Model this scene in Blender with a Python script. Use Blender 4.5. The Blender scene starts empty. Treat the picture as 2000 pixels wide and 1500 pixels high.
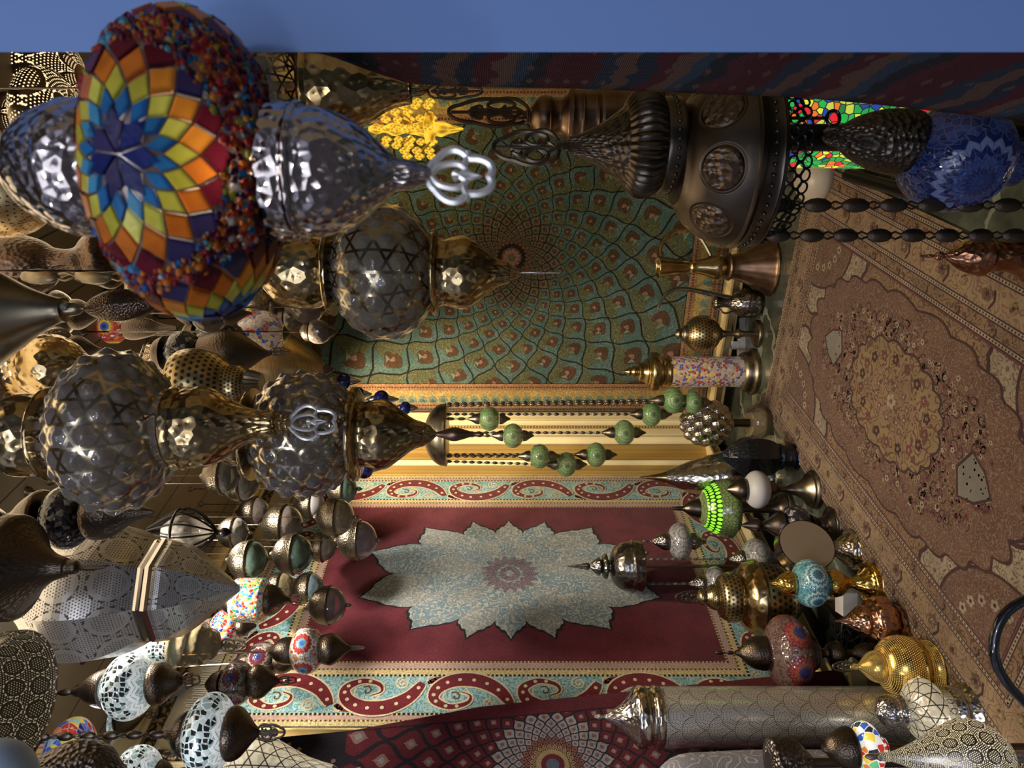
import bpy, math, random
import numpy as np
from mathutils import Vector, Matrix
PI = math.pi; TAU = 2*PI
rnd = random.Random(7)
sc = bpy.context.scene
COL = sc.collection
# ---------------------------------------------------------------- the place
# Room axes: X along the back wall (to the right), Y along the left wall (away), Z up.
# The camera stands at the shop front, level, turned 27.3 degrees to the left of the
# room axis and held on its side (portrait phone picture saved lying down).
F = 1400.0; CAMZ = 1.25; TH = math.radians(27.3); HX = 975.0
FW = Vector((-math.sin(TH), math.cos(TH), 0)); RT = Vector((math.cos(TH), math.sin(TH), 0))
XL, YB, XR, ZC = -2.14, 3.40, 1.05, 2.50
def at(x, y, d):
    """world point seen at photo pixel (x, y), d metres in front of the camera"""
    return FW*d + RT*((750-y)/F*d) + Vector((0, 0, CAMZ-(x-HX)/F*d))
def floor_x(d): return HX + CAMZ*F/d
def floor_d(xb): return CAMZ*F/(xb-HX)

# ---------------------------------------------------------------- mesh builder
def cr(pts, sub=4):
    """Catmull-Rom through 2-D/3-D points; a repeated point keeps a corner"""
    P = [tuple(map(float, p)) for p in pts]; out = []
    for i in range(len(P)-1):
        p0 = P[max(i-1, 0)]; p1 = P[i]; p2 = P[i+1]; p3 = P[min(i+2, len(P)-1)]
        if p1 == p2: continue
        for k in range(sub):
            t = k/sub; t2 = t*t; t3 = t2*t
            out.append(tuple(.5*((2*b)+(-a+c)*t+(2*a-5*b+4*c-e)*t2+(-a+3*b-3*c+e)*t3) for a, b, c, e in zip(p0, p1, p2, p3)))
    out.append(P[-1]); return out

class MB:
    def __init__(s): s.v = []; s.f = []; s.uv = []; s.mi = []; s.m = 0
    def face(s, idx, uv=None):
        s.f.append(tuple(idx)); s.uv.append(uv or [(s.v[i][0], s.v[i][2]) for i in idx]); s.mi.append(s.m)
    def lathe(s, prof, seg=40, disp=None, cx=0, cy=0, rib=None, cap=True):
        """prof: (z, r) list. angle 0 = +X (towards the camera); u = .5 there, v = 0 at the widest ring"""
        z = np.array([p[0] for p in prof], float); r = np.maximum(np.array([p[1] for p in prof], float), 1e-5)
        L = np.concatenate([[0], np.cumsum(np.hypot(np.diff(z), np.diff(r)))]); R = r.max()
        v = -(L-L[int(r.argmax())])/(TAU*R)
        n = len(z); b = len(s.v)
        for i in range(n):
            for k in range(seg+1):
                a = (k/seg-.5)*TAU; rr = r[i]
                if disp: rr = rr + disp(k/seg, v[i])*min(1, r[i]/R*1.3)
                if rib: rr = rr*(1+rib[1]*abs(math.cos(a*rib[0]/2)))
                s.v.append((cx+rr*math.cos(a), cy+rr*math.sin(a), z[i]))
        w = seg+1; down = z[0] > z[-1]
        for i in range(n-1):
            for k in range(seg):
                q = [b+i*w+k, b+i*w+k+1, b+(i+1)*w+k+1, b+(i+1)*w+k]
                u = [(k/seg, v[i]), ((k+1)/seg, v[i]), ((k+1)/seg, v[i+1]), (k/seg, v[i+1])]
                if down: q.reverse(); u.reverse()
                s.face(q, u)
        if cap:
            for i in (0, n-1):
                if r[i] > 1e-4:
                    idx = [b+i*w+k for k in range(seg)]
                    if (i == 0) != down: idx.reverse()
                    s.face(idx, [(0, v[i])]*seg)
    def tube(s, pts, r, seg=8, closed=False, flat=1.0):
        P = [Vector(p) for p in pts]; n = len(P); b = len(s.v)
        up = None
        for i in range(n):
            t = (P[(i+1) % n]-P[i-1]) if closed else (P[min(i+1, n-1)]-P[max(i-1, 0)])
            t = t.normalized() if t.length > 1e-9 else Vector((0, 0, 1))
            if up is None:
                up = Vector((1, 0, 0)) if abs(t.x) < .9 else Vector((0, 1, 0))
            a = (up-t*up.dot(t)); a = a.normalized() if a.length > 1e-6 else t.orthogonal().normalized()
            up = a; c = t.cross(a); rr = r[i] if isinstance(r, (list, tuple)) else r
            for k in range(seg):
                w = TAU*k/seg; s.v.append(tuple(P[i]+a*(rr*flat*math.cos(w))+c*(rr*math.sin(w))))
        for i in range(n if closed else n-1):
            for k in range(seg):
                j = (i+1) % n
                s.face([b+i*seg+k, b+i*seg+(k+1) % seg, b+j*seg+(k+1) % seg, b+j*seg+k],
                       [(k/seg, i*.1), ((k+1)/seg, i*.1), ((k+1)/seg, i*.1+.1), (k/seg, i*.1+.1)])
        if not closed:
            s.face([b+k for k in range(seg)][::-1]); s.face([b+(n-1)*seg+k for k in range(seg)])
    def ball(s, c, r, seg=10, rings=6, sc3=(1, 1, 1), rot=None):
        b = len(s.v); c = Vector(c)
        for i in range(rings+1):
            ph = PI*i/rings
            for k in range(seg):
                a = TAU*k/seg
                p = Vector((math.sin(ph)*math.cos(a)*r*sc3[0], math.sin(ph)*math.sin(a)*r*sc3[1], math.cos(ph)*r*sc3[2]))
                if rot: p = rot @ p
                s.v.append(tuple(c+p))
        for i in range(rings):
            for k in range(seg):
                s.face([b+i*seg+k, b+(i+1)*seg+k, b+(i+1)*seg+(k+1) % seg, b+i*seg+(k+1) % seg],
                       [(k/seg, i/rings/2), (k/seg, (i+1)/rings/2), ((k+1)/seg, (i+1)/rings/2), ((k+1)/seg, i/rings/2)])
    def box(s, lo, hi):
        b = len(s.v); x0, y0, z0 = lo; x1, y1, z1 = hi
        s.v += [(x0, y0, z0), (x1, y0, z0), (x1, y1, z0), (x0, y1, z0), (x0, y0, z1), (x1, y0, z1), (x1, y1, z1), (x0, y1, z1)]
        for q in ((0, 3, 2, 1), (4, 5, 6, 7), (0, 1, 5, 4), (1, 2, 6, 5), (2, 3, 7, 6), (3, 0, 4, 7)): s.face([b+i for i in q])
    def sweep(s, prof, p0, p1, out, up=Vector((0, 0, 1))):
        """extrude a moulding profile (out, up) list from p0 to p1"""
        b = len(s.v); n = len(prof)
        for p in (p0, p1):
            for o, u in prof: s.v.append(tuple(Vector(p)+out*o+up*u))
        for k in range(n-1): s.face([b+k, b+k+1, b+n+k+1, b+n+k])
        s.face([b+k for k in range(n)][::-1]); s.face([b+n+k for k in range(n)])
    def build(s, name, mats, parent=None, loc=None, smooth=True, angle=38):
        me = bpy.data.meshes.new(name); me.from_pydata(s.v, [], s.f)
        uvl = me.uv_layers.new(name='UVMap')
        uvl.data.foreach_set('uv', [c for u in s.uv for p in u for c in p])
        if not isinstance(mats, (list, tuple)): mats = [mats]
        for m in mats: me.materials.append(m)
        me.polygons.foreach_set('material_index', s.mi)
        me.polygons.foreach_set('use_smooth', [smooth]*len(s.f))
        me.validate(); me.update()
        if smooth: me.set_sharp_from_angle(angle=math.radians(angle))
        o = bpy.data.objects.new(name, me); COL.objects.link(o)
        if parent: o.parent = parent
        if loc is not None: o.location = loc
        return o

# ---------------------------------------------------------------- node expressions
class E:
    nt = None
    def __init__(s, k): s.k = k
    def __add__(s, o): return mt('ADD', s, o)
    __radd__ = __add__
    def __sub__(s, o): return mt('SUBTRACT', s, o)
    def __rsub__(s, o): return mt('SUBTRACT', o, s)
    def __mul__(s, o): return mt('MULTIPLY', s, o)
    __rmul__ = __mul__
    def __truediv__(s, o): return mt('DIVIDE', s, o)
    def lt(s, o): return mt('LESS_THAN', s, o)
    def gt(s, o): return mt('GREATER_THAN', s, o)
def put(sock, val):
    if isinstance(val, E): E.nt.links.new(val.k, sock)
    elif hasattr(val, 'is_output'): E.nt.links.new(val, sock)
    else: sock.default_value = val
def mt(op, *a):
    n = E.nt.nodes.new('ShaderNodeMath'); n.operation = op
    for i, x in enumerate(a): put(n.inputs[i], x)
    return E(n.outputs[0])
def frac(x): return mt('FRACT', x)
def flo(x): return mt('FLOOR', x)
def ab(x): return mt('ABSOLUTE', x)
def sin(x): return mt('SINE', x)
def mn(a, b): return mt('MINIMUM', a, b)
def mx(a, b): return mt('MAXIMUM', a, b)
def sstep(x, a, b, t0=0., t1=1.):
    n = E.nt.nodes.new('ShaderNodeMapRange'); n.interpolation_type = 'SMOOTHSTEP'
    put(n.inputs['Value'], x); n.inputs['From Min'].default_value = a; n.inputs['From Max'].default_value = b
    n.inputs['To Min'].default_value = t0; n.inputs['To Max'].default_value = t1
    return E(n.outputs[0])
def c4(c): return (c[0], c[1], c[2], 1)
def mix(f, a, b):
    n = E.nt.nodes.new('ShaderNodeMix'); n.data_type = 'RGBA'
    put(n.inputs['Factor'], f)
    for s, v in ((n.inputs[6], a), (n.inputs[7], b)): put(s, c4(v) if isinstance(v, tuple) else v)
    return E(n.outputs[2])
def ramp(f, cols):
    n = E.nt.nodes.new('ShaderNodeValToRGB'); n.color_ramp.interpolation = 'CONSTANT'
    el = n.color_ramp.elements
    while len(el) < len(cols): el.new(.5)
    for i, c in enumerate(cols): el[i].position = i/len(cols); el[i].color = c4(c)
    put(n.inputs[0], f); return E(n.outputs[0])
def uvw():
    n = E.nt.nodes.new('ShaderNodeTexCoord'); p = E.nt.nodes.new('ShaderNodeSeparateXYZ')
    E.nt.links.new(n.outputs['UV'], p.inputs[0]); return E(p.outputs[0]), E(p.outputs[1])
def objc():
    n = E.nt.nodes.new('ShaderNodeTexCoord'); return E(n.outputs['Object'])
def sep(v):
    p = E.nt.nodes.new('ShaderNodeSeparateXYZ'); put(p.inputs[0], v); return [E(o) for o in p.outputs]
def vec(x, y, z=0.):
    n = E.nt.nodes.new('ShaderNodeCombineXYZ')
    for i, a in enumerate((x, y, z)): put(n.inputs[i], a)
    return E(n.outputs[0])
def noise(v, scale, detail=2., out=0, rough=.5):
    n = E.nt.nodes.new('ShaderNodeTexNoise'); put(n.inputs['Vector'], v)
    n.inputs['Scale'].default_value = scale; n.inputs['Detail'].default_value = detail; n.inputs['Roughness'].default_value = rough
    return E(n.outputs[out])
def voro(v, scale=1., feat='F1', dim='3D', out='Distance', rndm=1.):
    n = E.nt.nodes.new('ShaderNodeTexVoronoi'); n.feature = feat; n.voronoi_dimensions = dim
    put(n.inputs['Vector'], v); n.inputs['Scale'].default_value = scale; n.inputs['Randomness'].default_value = rndm
    return E(n.outputs[out])
def bump(h, strength=.5, dist=.01):
    n = E.nt.nodes.new('ShaderNodeBump'); n.inputs['Strength'].default_value = strength; n.inputs['Distance'].default_value = dist
    put(n.inputs['Height'], h); return E(n.outputs[0])
def newmat(name):
    m = bpy.data.materials.new(name); m.use_nodes = True; nt = m.node_tree; nt.nodes.clear(); E.nt = nt
    return m
def prin(**k):
    n = E.nt.nodes.new('ShaderNodeBsdfPrincipled')
    names = dict(col='Base Color', met='Metallic', rough='Roughness', nor='Normal', ecol='Emission Color', es='Emission Strength',
                 coat='Coat Weight', alpha='Alpha', tr='Transmission Weight', spec='Specular IOR Level', sheen='Sheen Weight', cr='Coat Roughness')
    for a, v in k.items():
        if isinstance(v, tuple): v = c4(v)
        put(n.inputs[names[a]], v)
    return n.outputs[0]
def mixsh(f, a, b):
    n = E.nt.nodes.new('ShaderNodeMixShader'); put(n.inputs[0], f); E.nt.links.new(a, n.inputs[1]); E.nt.links.new(b, n.inputs[2]); return n.outputs[0]
def transp(c):
    n = E.nt.nodes.new('ShaderNodeBsdfTransparent'); n.inputs[0].default_value = c4(c); return n.outputs[0]
def fin(m, sh):
    o = E.nt.nodes.new('ShaderNodeOutputMaterial'); E.nt.links.new(sh, o.inputs[0]); return m
def fresnel(ior=1.45, nor=None):
    n = E.nt.nodes.new('ShaderNodeFresnel'); n.inputs[0].default_value = ior
    if nor is not None: put(n.inputs[1], nor)
    return E(n.outputs[0])

# ---------------------------------------------------------------- materials
def kagome(n, w):
    """star-lattice line mask from the uv wrap of a turned surface (n cells around)"""
    u, v = uvw(); a = u*n; b = v*n*.8660254
    t1 = ab(frac(a)-.5); t2 = ab(frac(a*.5+b)-.5); t3 = ab(frac(b-a*.5)-.5)
    return mn(mn(t1, t2), t3).lt(w)
def dots(n, r, stretch=1.):
    u, v = uvw(); a = u*n; b = v*n*1.1547*stretch; row = flo(b)
    a = a + frac(row*.5)
    x = frac(a)-.5; y = frac(b)-.5
    return mt('SQRT', x*x+y*y).lt(r)
def m_plain(name, col, rough=.5, met=0., **k):
    m = newmat(name); return fin(m, prin(col=col, rough=rough, met=met, **k))
def m_metal(name, col, rough=.22, ham=0, hs=.5, tarn=None, tscale=20, ndots=0, dr=.28, dcol=(.01, .008, .006), lit=0., lcol=(1, .72, .35), motif=0, fret=0, fw=.06, met0=1.):
    """turned metal: optional hammering, tarnish, pierced dots (dark or lit from inside) and raised star lattice"""
    m = newmat(name); v2 = vec(*uvw())
    c = col; kw = {}
    if tarn:
        c = mix(sstep(noise(objc(), tscale, 4.), .4, .65), col, tarn)
    h = None
    if ham:
        h = voro(v2, ham, dim='2D')
        kw['nor'] = bump(h, hs, .004)
    if fret:
        k = kagome(fret, fw); c = mix(k, c, dcol)
    if ndots:
        d = dots(ndots, dr)
        if motif:
            u, v = uvw(); x = frac(u*motif)-.5; y = frac(v*motif+.5)-.5
            rr = mt('SQRT', x*x+y*y); band = ab(rr-.36).lt(.05); d = d*(1-band)
            big = ab(rr-.44).lt(.02)*ab(frac(mt('ARCTAN2', y, x)*(12/TAU))-.5).lt(.25); d = mx(d, big)
        c = mix(d, c, dcol)
        if lit: kw['ecol'] = mix(d, (0, 0, 0), lcol); kw['es'] = lit
        met = (1-d)*met0
        return fin(m, prin(col=c, rough=rough, met=met, **kw))
    return fin(m, prin(col=c, rough=rough, met=met0, **kw))
def m_glass(name, tint, body, alpha=.45, rough=.06, ham=0, hs=.4, fret=0, fw=.05, fcol=(.6, .45, .2), frough=.2, speck=0):
    """thin blown glass: see-through tint plus glossy coat, optional metal star fretwork or hammering"""
    m = newmat(name); kw = {}
    if ham: kw['nor'] = bump(voro(vec(*uvw()), ham, dim='2D'), hs, .004)
    fac = mn(fresnel(1.5)*1.6+alpha, 1.)
    g = mixsh(fac, transp(tint), prin(col=body, rough=rough, spec=.9, coat=.6, cr=.04, **kw))
    if fret:
        v = uvw(); k = kagome(fret, fw)
        k = k*noise(vec(*v), 7., 0.).gt(.38)
        g = mixsh(k, g, prin(col=fcol, met=1., rough=frough))
    return fin(m, g)
def m_mosaic(name, pal, n=40, grout=(.55, .5, .42), gw=.06, lit=0., ros=None, rpal=None, rv=0., rough=.12, rn=16, rings=5, met=0., alpha=1., roff=.5, dark=0):
    """glass mosaic: random tiles (n around) in pal, with rosettes (ros around the equator) in rpal, ring by ring"""
    m = newmat(name); u, v = uvw(); p = vec(u*n, v*n)
    e = voro(p, 1., 'DISTANCE_TO_EDGE', '2D'); cv = sep(voro(p, 1., 'F1', '2D', 'Color'))[0]
    c = ramp(cv, pal); g = e.lt(gw)
    if ros:
        x = (frac(u*ros+roff)-.5)*2; y = (v-rv)*ros*2; r = mt('SQRT', x*x+y*y); an = mt('ARCTAN2', y, x)*(rn/TAU)
        rr = r*(rings/.86)+(ab(frac(an)-.5)-.25)*1.7
        ri = flo(rr); rc = ramp((ri+.5)/rings, rpal)
        line = mx(ab(frac(rr)-.5).gt(.5-gw*1.3), ab(frac(an+ri*.5)-.5).gt(.5-gw*.6))
        ins = rr.lt(float(rings))
        c = mix(ins, c, rc); g = mix(ins, g, line)
    c = mix(g, c, grout)
    kw = dict(rough=rough, spec=.8, nor=bump(e, .5, .003))
    if lit: kw['ecol'] = c; kw['es'] = lit
    s = prin(col=c, met=met, **kw)
    if alpha < 1: s = mixsh(alpha, transp((.9, .9, .9)), s)
    return fin(m, s)
def m_pile(name, col, col2=None, fs=220, vs=0, vcol=None, vw=.03, amt=.55):
    """woven pile: fibre-scale mottling, optional second tone and curling vine lines in the weave"""
    m = newmat(name); o = objc()
    f = noise(o, fs, 2.)
    c = mix(sstep(noise(o, 9., 3.), .35, .65), col, col2 or tuple(x*.75 for x in col))
    if vs:
        nz = noise(o, vs, 1.); line = ab(frac(nz*6)-.5).lt(vw*3)
        c = mix(line, c, vcol)
    c = mix(sstep(f, .3, .7)*amt, c, tuple(x*.35 for x in col))
    return fin(m, prin(col=c, rough=.95, spec=.1, sheen=.15, nor=bump(f, .6, .004)))

M = {}
M['brass'] = m_metal('brass', (.54, .41, .22), .2, ham=26, hs=.6, tarn=(.36, .24, .10))
M['brass_smooth'] = m_metal('brass_smooth', (.50, .38, .19), .22, tarn=(.30, .21, .10))
M['antique'] = m_metal('antique_brass', (.27, .23, .165), .36, tarn=(.14, .115, .085))
M['antique_pierced'] = m_metal('pierced_antique_brass', (.46, .35, .17), .3, ndots=34, dr=.3)
M['bronze'] = m_metal('dark_bronze', (.115, .088, .068), .36, ham=60, hs=.22)
M['bronze_brown'] = m_metal('brown_bronze', (.13, .085, .058), .34, ham=44, hs=.35, tarn=(.08, .06, .05))
M['bronze_smooth'] = m_metal('smooth_dark_bronze', (.12, .098, .082), .32)
M['dimpled'] = m_metal('dimpled_dark_bronze', (.12, .10, .088), .35, ham=34, hs=1.)
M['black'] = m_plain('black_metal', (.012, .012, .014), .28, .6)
M['copper'] = m_metal('copper', (.42, .20, .11), .26, ham=20, hs=.5, tarn=(.25, .11, .06))
M['copper_brown'] = m_metal('aged_copper', (.24, .155, .105), .36, tarn=(.16, .10, .068))
M['copper_bright'] = m_metal('bright_copper', (.62, .34, .22), .16, ham=22, hs=.6)
M['silver'] = m_metal('hammered_silver', (.62, .60, .58), .16, ham=30, hs=.5)
M['silver_warm'] = m_metal('warm_silver', (.56, .50, .42), .17, ham=34, hs=.3)
M['silver_smooth'] = m_metal('silver_smooth', (.55, .53, .52), .16)
M['silver_pierced'] = m_metal('pierced_silver', (.62, .60, .59), .27, ndots=150, dr=.24, met0=.75, motif=10, dcol=(.07, .065, .06))
M['silver_scale'] = None
M['steel_dark'] = m_metal('tarnished_silver', (.22, .20, .18), .24, ham=30, hs=.5)
M['gold'] = m_metal('gold_plate', (.75, .50, .13), .16, ham=24, hs=.4)
M['gold_pierced'] = m_metal('pierced_gold', (.78, .53, .14), .2, ndots=84, dr=.20, dcol=(.95, .7, .25), lit=.4, lcol=(1, .65, .18))
M['lit_pierced'] = m_metal('pierced_lit_brass', (.17, .12, .075), .35, ndots=78, dr=.25, lit=1.2, lcol=(1, .70, .38), motif=6)
M['lit_pierced_silver'] = m_metal('pierced_lit_silver', (.40, .36, .33), .3, ndots=110, dr=.27, lit=.75, lcol=(1, .85, .55), motif=13, dcol=(.5, .45, .3))
M['panel_pierced'] = m_metal('pierced_tan_panel', (.85, .62, .33), .35, ndots=44, dr=.18, motif=9, dcol=(.05, .03, .02))
M['smoke'] = m_glass('smoky_hobnail_glass', (.78, .73, .66), (.30, .265, .235), .36, .12, fret=22, fw=.075, fcol=(.62, .52, .36))
M['smoke_flat'] = m_glass('smoky_ribbed_glass', (.76, .69, .58), (.28, .24, .19), .38, .12, fret=20, fw=.07, fcol=(.36, .29, .19), ham=30, hs=.8)
M['gold_glass'] = m_glass('amber_tinted_glass', (.66, .55, .36), (.34, .27, .16), .45, .06, ham=24, hs=.5)
M['clear'] = m_glass('clear_glass', (.80, .78, .74), (.36, .34, .31), .34, .05, ham=16, hs=.4)
M['rose_glass'] = m_glass('rose_tinted_glass', (.78, .66, .66), (.40, .31, .32), .40, .06, ham=16, hs=.3)
M['green_glass'] = m_glass('green_tinted_glass', (.50, .66, .56), (.16, .25, .20), .42, .05, ham=16, hs=.3)
M['brown_glass'] = m_glass('brown_tinted_glass', (.52, .44, .38), (.20, .16, .14), .45, .07, ham=18, hs=.4)
M['blue_glass'] = m_glass('pale_blue_glass', (.60, .72, .80), (.26, .36, .43), .45, .06, ham=16)
M['deep_blue'] = m_glass('cobalt_glass', (.06, .10, .45), (.01, .02, .16), .5, .05, ham=14)
M['frost'] = m_plain('frosted_white_glass', (.42, .40, .40), .5)
M['amber_lit'] = (lambda m: fin(m, mixsh(.55, transp((1, .8, .3)), prin(col=(.6, .40, .06), rough=.08, ecol=(1, .66, .06), es=sstep(voro(vec(*uvw()), 9., 'F1', '2D'), .1, .7, .08, 1.1), spec=1., nor=bump(voro(vec(*uvw()), 9., dim='2D'), 1., .01)))))(newmat('lit_amber_crystal'))
def m_white_mosaic(name, lit):
    m = newmat(name); u, v = uvw(); p = vec(u*26, v*26)
    e = voro(p, 1., 'DISTANCE_TO_EDGE', '2D'); cv = sep(voro(p, 1., 'F1', '2D', 'Color'))[0]
    base = ramp(cv, [(.34, .43, .43), (.44, .52, .51), (.28, .37, .38), (.50, .57, .56)])
    # six-pointed band of black chips with double bead lines
    x = frac(u*3)-.5; z = ab(v-.02-(ab(frac(u*12)-.5)-.25)*.05)
    pz = vec(u*40+z*9, v*40); chip = z.lt(.085)*sep(voro(pz, 1., 'F1', '2D', 'Color', .45))[1].gt(.50)*voro(pz, 1., 'DISTANCE_TO_EDGE', '2D', rndm=.45).gt(.11)
    bead = mx(ab(z-.1).lt(.008), ab(z-.122).lt(.008))
    c = mix(e.lt(.06), base, (.72, .78, .78)); c = mix(bead, c, (.80, .84, .84)); c = mix(chip, c, (.012, .014, .016))
    return fin(m, prin(col=c, rough=.12, spec=.9, nor=bump(e, .5, .003), ecol=c, es=lit))
M['mosaic_white'] = m_white_mosaic('white_mosaic', .34)
RED, DRED, BLU, NAVY, YEL, ORA, GRN, WHT, TEA, CYA, BLK = (.5, .03, .025), (.12, .012, .02), (.03, .12, .5), (.01, .02, .15), (.75, .55, .06), (.7, .2, .03), (.03, .35, .08), (.75, .72, .68), (.03, .2, .26), (.1, .4, .6), (.02, .02, .02)
M['mosaic_rb'] = m_mosaic('red_blue_mosaic', [(.45, .4, .33), (.3, .25, .2), WHT, (.35, .3, .25), RED, (.5, .45, .38), ORA], 34, (.22, .18, .14), .06, .06, ros=5, rpal=[BLU, CYA, RED, RED, WHT], rn=14, rings=5)
M['mosaic_dark_rb'] = m_mosaic('dark_red_blue_mosaic', [(.12, .08, .06), (.2, .17, .14), (.3, .27, .23), (.1, .05, .05)], 34, (.1, .08, .07), .06, 0, ros=5, rpal=[NAVY, NAVY, DRED, DRED, (.3, .26, .24)], rn=14, rings=5)
M['mosaic_rainbow'] = m_mosaic('rainbow_mosaic', [RED, DRED, ORA, (.4, .1, .05), WHT, (.3, .02, .05)], 30, (.2, .12, .08), .06, .35, ros=4, rpal=[NAVY, BLU, YEL, ORA, RED], rn=14, rings=5)
M['mosaic_multi'] = m_mosaic('multicolour_bead_mosaic', [RED, YEL, WHT, BLU, ORA, (.6, .5, .4), (.5, .42, .33), GRN, (.45, .4, .3), CYA], 46, (.4, .35, .28), .07, .12)
M['mosaic_multi_bright'] = m_mosaic('bright_multicolour_mosaic', [RED, YEL, BLU, ORA, RED, (.3, .5, .55), NAVY, (.6, .55, .5), YEL], 34, (.5, .4, .35), .05, .2)
M['mosaic_teal'] = m_mosaic('teal_mosaic', [TEA, (.02, .12, .17), (.05, .26, .3), TEA, (.12, .3, .34)], 44, (.25, .36, .38), .07, .03, ros=5, rpal=[(.01, .06, .09), (.02, .12, .2), (.45, .6, .62), TEA, (.4, .55, .58)], rn=16, rings=5)
M['mosaic_blue'] = m_mosaic('cobalt_mosaic', [(.012, .03, .16), (.008, .02, .10), (.025, .06, .24), (.012, .03, .15)], 44, (.08, .10, .2), .05, .04, ros=3, rpal=[(.012, .03, .16), (.008, .02, .12), (.02, .05, .22), (.01, .02, .12), (.16, .21, .42), (.008, .02, .11)], rn=18, rings=6, rv=-.01, roff=.35)
M['mosaic_red'] = m_mosaic('dark_red_mosaic', [(.10, .05, .045), (.13, .07, .06), (.08, .04, .035), (.15, .09, .08)], 60, (.18, .14, .12), .05, 0, ros=6, rpal=[(.02, .03, .20), (.02, .03, .16), (.34, .07, .03), (.26, .025, .03), (.15, .02, .025)], rn=14, rings=5, roff=.656, rv=-.01)
M['mosaic_green_lit'] = m_mosaic('lit_green_mosaic', [(.10, .30, .05), (.05, .2, .05), (.15, .32, .10), (.22, .36, .12)], 60, (.05, .09, .03), .07, .06)
M['mosaic_col_green'] = m_mosaic('lit_stained_green_mosaic', [(.02, .35, .06), (.55, .62, .05), (.6, .02, .03), (.02, .3, .06), (.45, .50, .06), (.02, .16, .05), (.65, .15, .02), (.02, .28, .06), (.02, .05, .3)], 46, (.02, .018, .015), .07, 1.0)
M['mosaic_lit_rainbow'] = m_mosaic('lit_white_rainbow_mosaic', [WHT, (.8, .78, .7), ORA, (.12, .45, .2), WHT, (.03, .1, .4), RED, WHT, YEL, (.02, .02, .03)], 20, (.75, .72, .66), .05, .65)
M['mosaic_dark'] = m_mosaic('dark_glitter_mosaic', [(.01, .01, .02), (.02, .02, .03), (.10, .09, .07), (.015, .015, .03), (.3, .28, .24), (.02, .02, .04)], 34, (.03, .03, .03), .05, 0)
M['mosaic_cyl'] = m_mosaic('bead_mosaic', [(.55, .42, .35), (.45, .3, .25), RED, YEL, BLU, (.6, .48, .4), (.2, .1, .1), (.5, .38, .3)], 40, (.45, .33, .27), .06, .10, ros=3, rpal=[(.25, .15, .15), RED, (.2, .2, .3), (.65, .55, .48), (.6, .5, .42)], rn=9, rings=5, rv=.06)
M['mosaic_grey'] = m_mosaic('grey_mosaic', [(.16, .16, .16), (.24, .24, .24), (.1, .1, .1), (.3, .3, .29)], 44, (.35, .34, .33), .06, .0, ros=5, rpal=[(.2, .2, .2), (.3, .3, .3), (.14, .14, .14), (.32, .32, .32), (.2, .2, .2)], rn=14, rings=5, alpha=.8)
M['silver_fret'] = (lambda m: fin(m, prin(col=mix(kagome(16, .05), (.50, .46, .38), (.09, .08, .06)), met=.35, rough=.25, nor=bump(voro(vec(*uvw()), 28, dim='2D'), .6, .004), ecol=mix(kagome(16, .045), (1, .86, .58), (0, 0, 0)), es=.22)))(newmat('lit_silver_star_fretwork'))
def m_scales(name, col):
    m = newmat(name); u, v = uvw(); n = 7.
    a = u*n; b = v*n*2; row = flo(b); a = a+frac(row*.5); x = frac(a)-.5; y = frac(b)
    r = mt('SQRT', x*x+(y*.5)*(y*.5)); arc = ab(r-.47).lt(.014)
    d = dots(96, .26)*ab(frac(r*9)-.5).lt(.28)
    k = mx(arc*.7, d)
    return fin(m, prin(col=mix(k, col, (.09, .08, .07)), met=.72, rough=.26, nor=bump(k, .3, .003)))
M['silver_scale'] = m_scales('scale_pierced_silver', (.76, .73, .66))
M['dome_pierced'] = m_metal('pierced_grey_dome', (.30, .265, .235), .34, ndots=140, dr=.18, motif=16, dcol=(.6, .5, .3), lit=.25, lcol=(1, .85, .55))
M['pendant_metal'] = m_metal('pendant_cap_metal', (.19, .16, .115), .36, ham=70, hs=.3, tarn=(.11, .09, .07))
M['finial_silver'] = m_metal('cast_silver', (.72, .71, .72), .34, met0=.8)
# ---------------------------------------------------------------- labels and things
def tag(o, label, cat, group=None):
    o['label'] = label; o['category'] = cat
    if group: o['group'] = group
    return o
def struct(o): o['kind'] = 'structure'; return o

# ---------------------------------------------------------------- the room shell
m = newmat('green_slate'); o_ = objc(); nz = noise(o_, 3.5, 6., rough=.65)
vein = ab(noise(o_, 2.2, 5.)-.5).lt(.012)
cc = mix(sstep(nz, .35, .7), (.030, .036, .028), (.105, .112, .085)); cc = mix(vein*.6, cc, (.26, .27, .2))
M['slate'] = fin(m, prin(col=cc, rough=.16, spec=.6, coat=.3, cr=.1))
m = newmat('planked_ceiling'); x_, y_, z_ = sep(objc()); gap = frac(x_*5.5).lt(.03)
cc = mix(sstep(noise(objc(), 5., 4.), .3, .7), (.25, .20, .135), (.20, .16, .105)); cc = mix(gap, cc, (.04, .03, .02))
M['ceiling'] = fin(m, prin(col=cc, rough=.6))
M['wall'] = m_plain('cream_wall_paint', (.74, .62, .38), .5)
M['gilt'] = m_metal('gilt_moulding', (.86, .66, .30), .33, tarn=(.66, .46, .18), tscale=8)
m = newmat('gilt_paint'); M['gilt_paint'] = fin(m, prin(col=mix(sstep(noise(objc(), 7., 4.), .35, .7), (.88, .74, .42), (.74, .57, .27)), rough=.36, met=.25))
m = newmat('carved_gilt'); x_, y_, z_ = sep(objc())
cv = mx(ab(sin(z_*190)), ab(sin((x_+y_)*190)))
M['gilt_highlight'] = m_plain('gilt_highlight', (.92, .82, .52), .35)  # lighter gilt: highlights on the mouldings put into the colour
M['gilt_shadow'] = m_plain('shaded_gold', (.50, .33, .10), .36, .3)  # darker gilt: shadow on the mouldings put into the colour
m = newmat('carved_gilt2'); x_, y_, z_ = sep(objc())
cv = mx(ab(sin(z_*190)), ab(sin((x_+y_)*190)))
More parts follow.
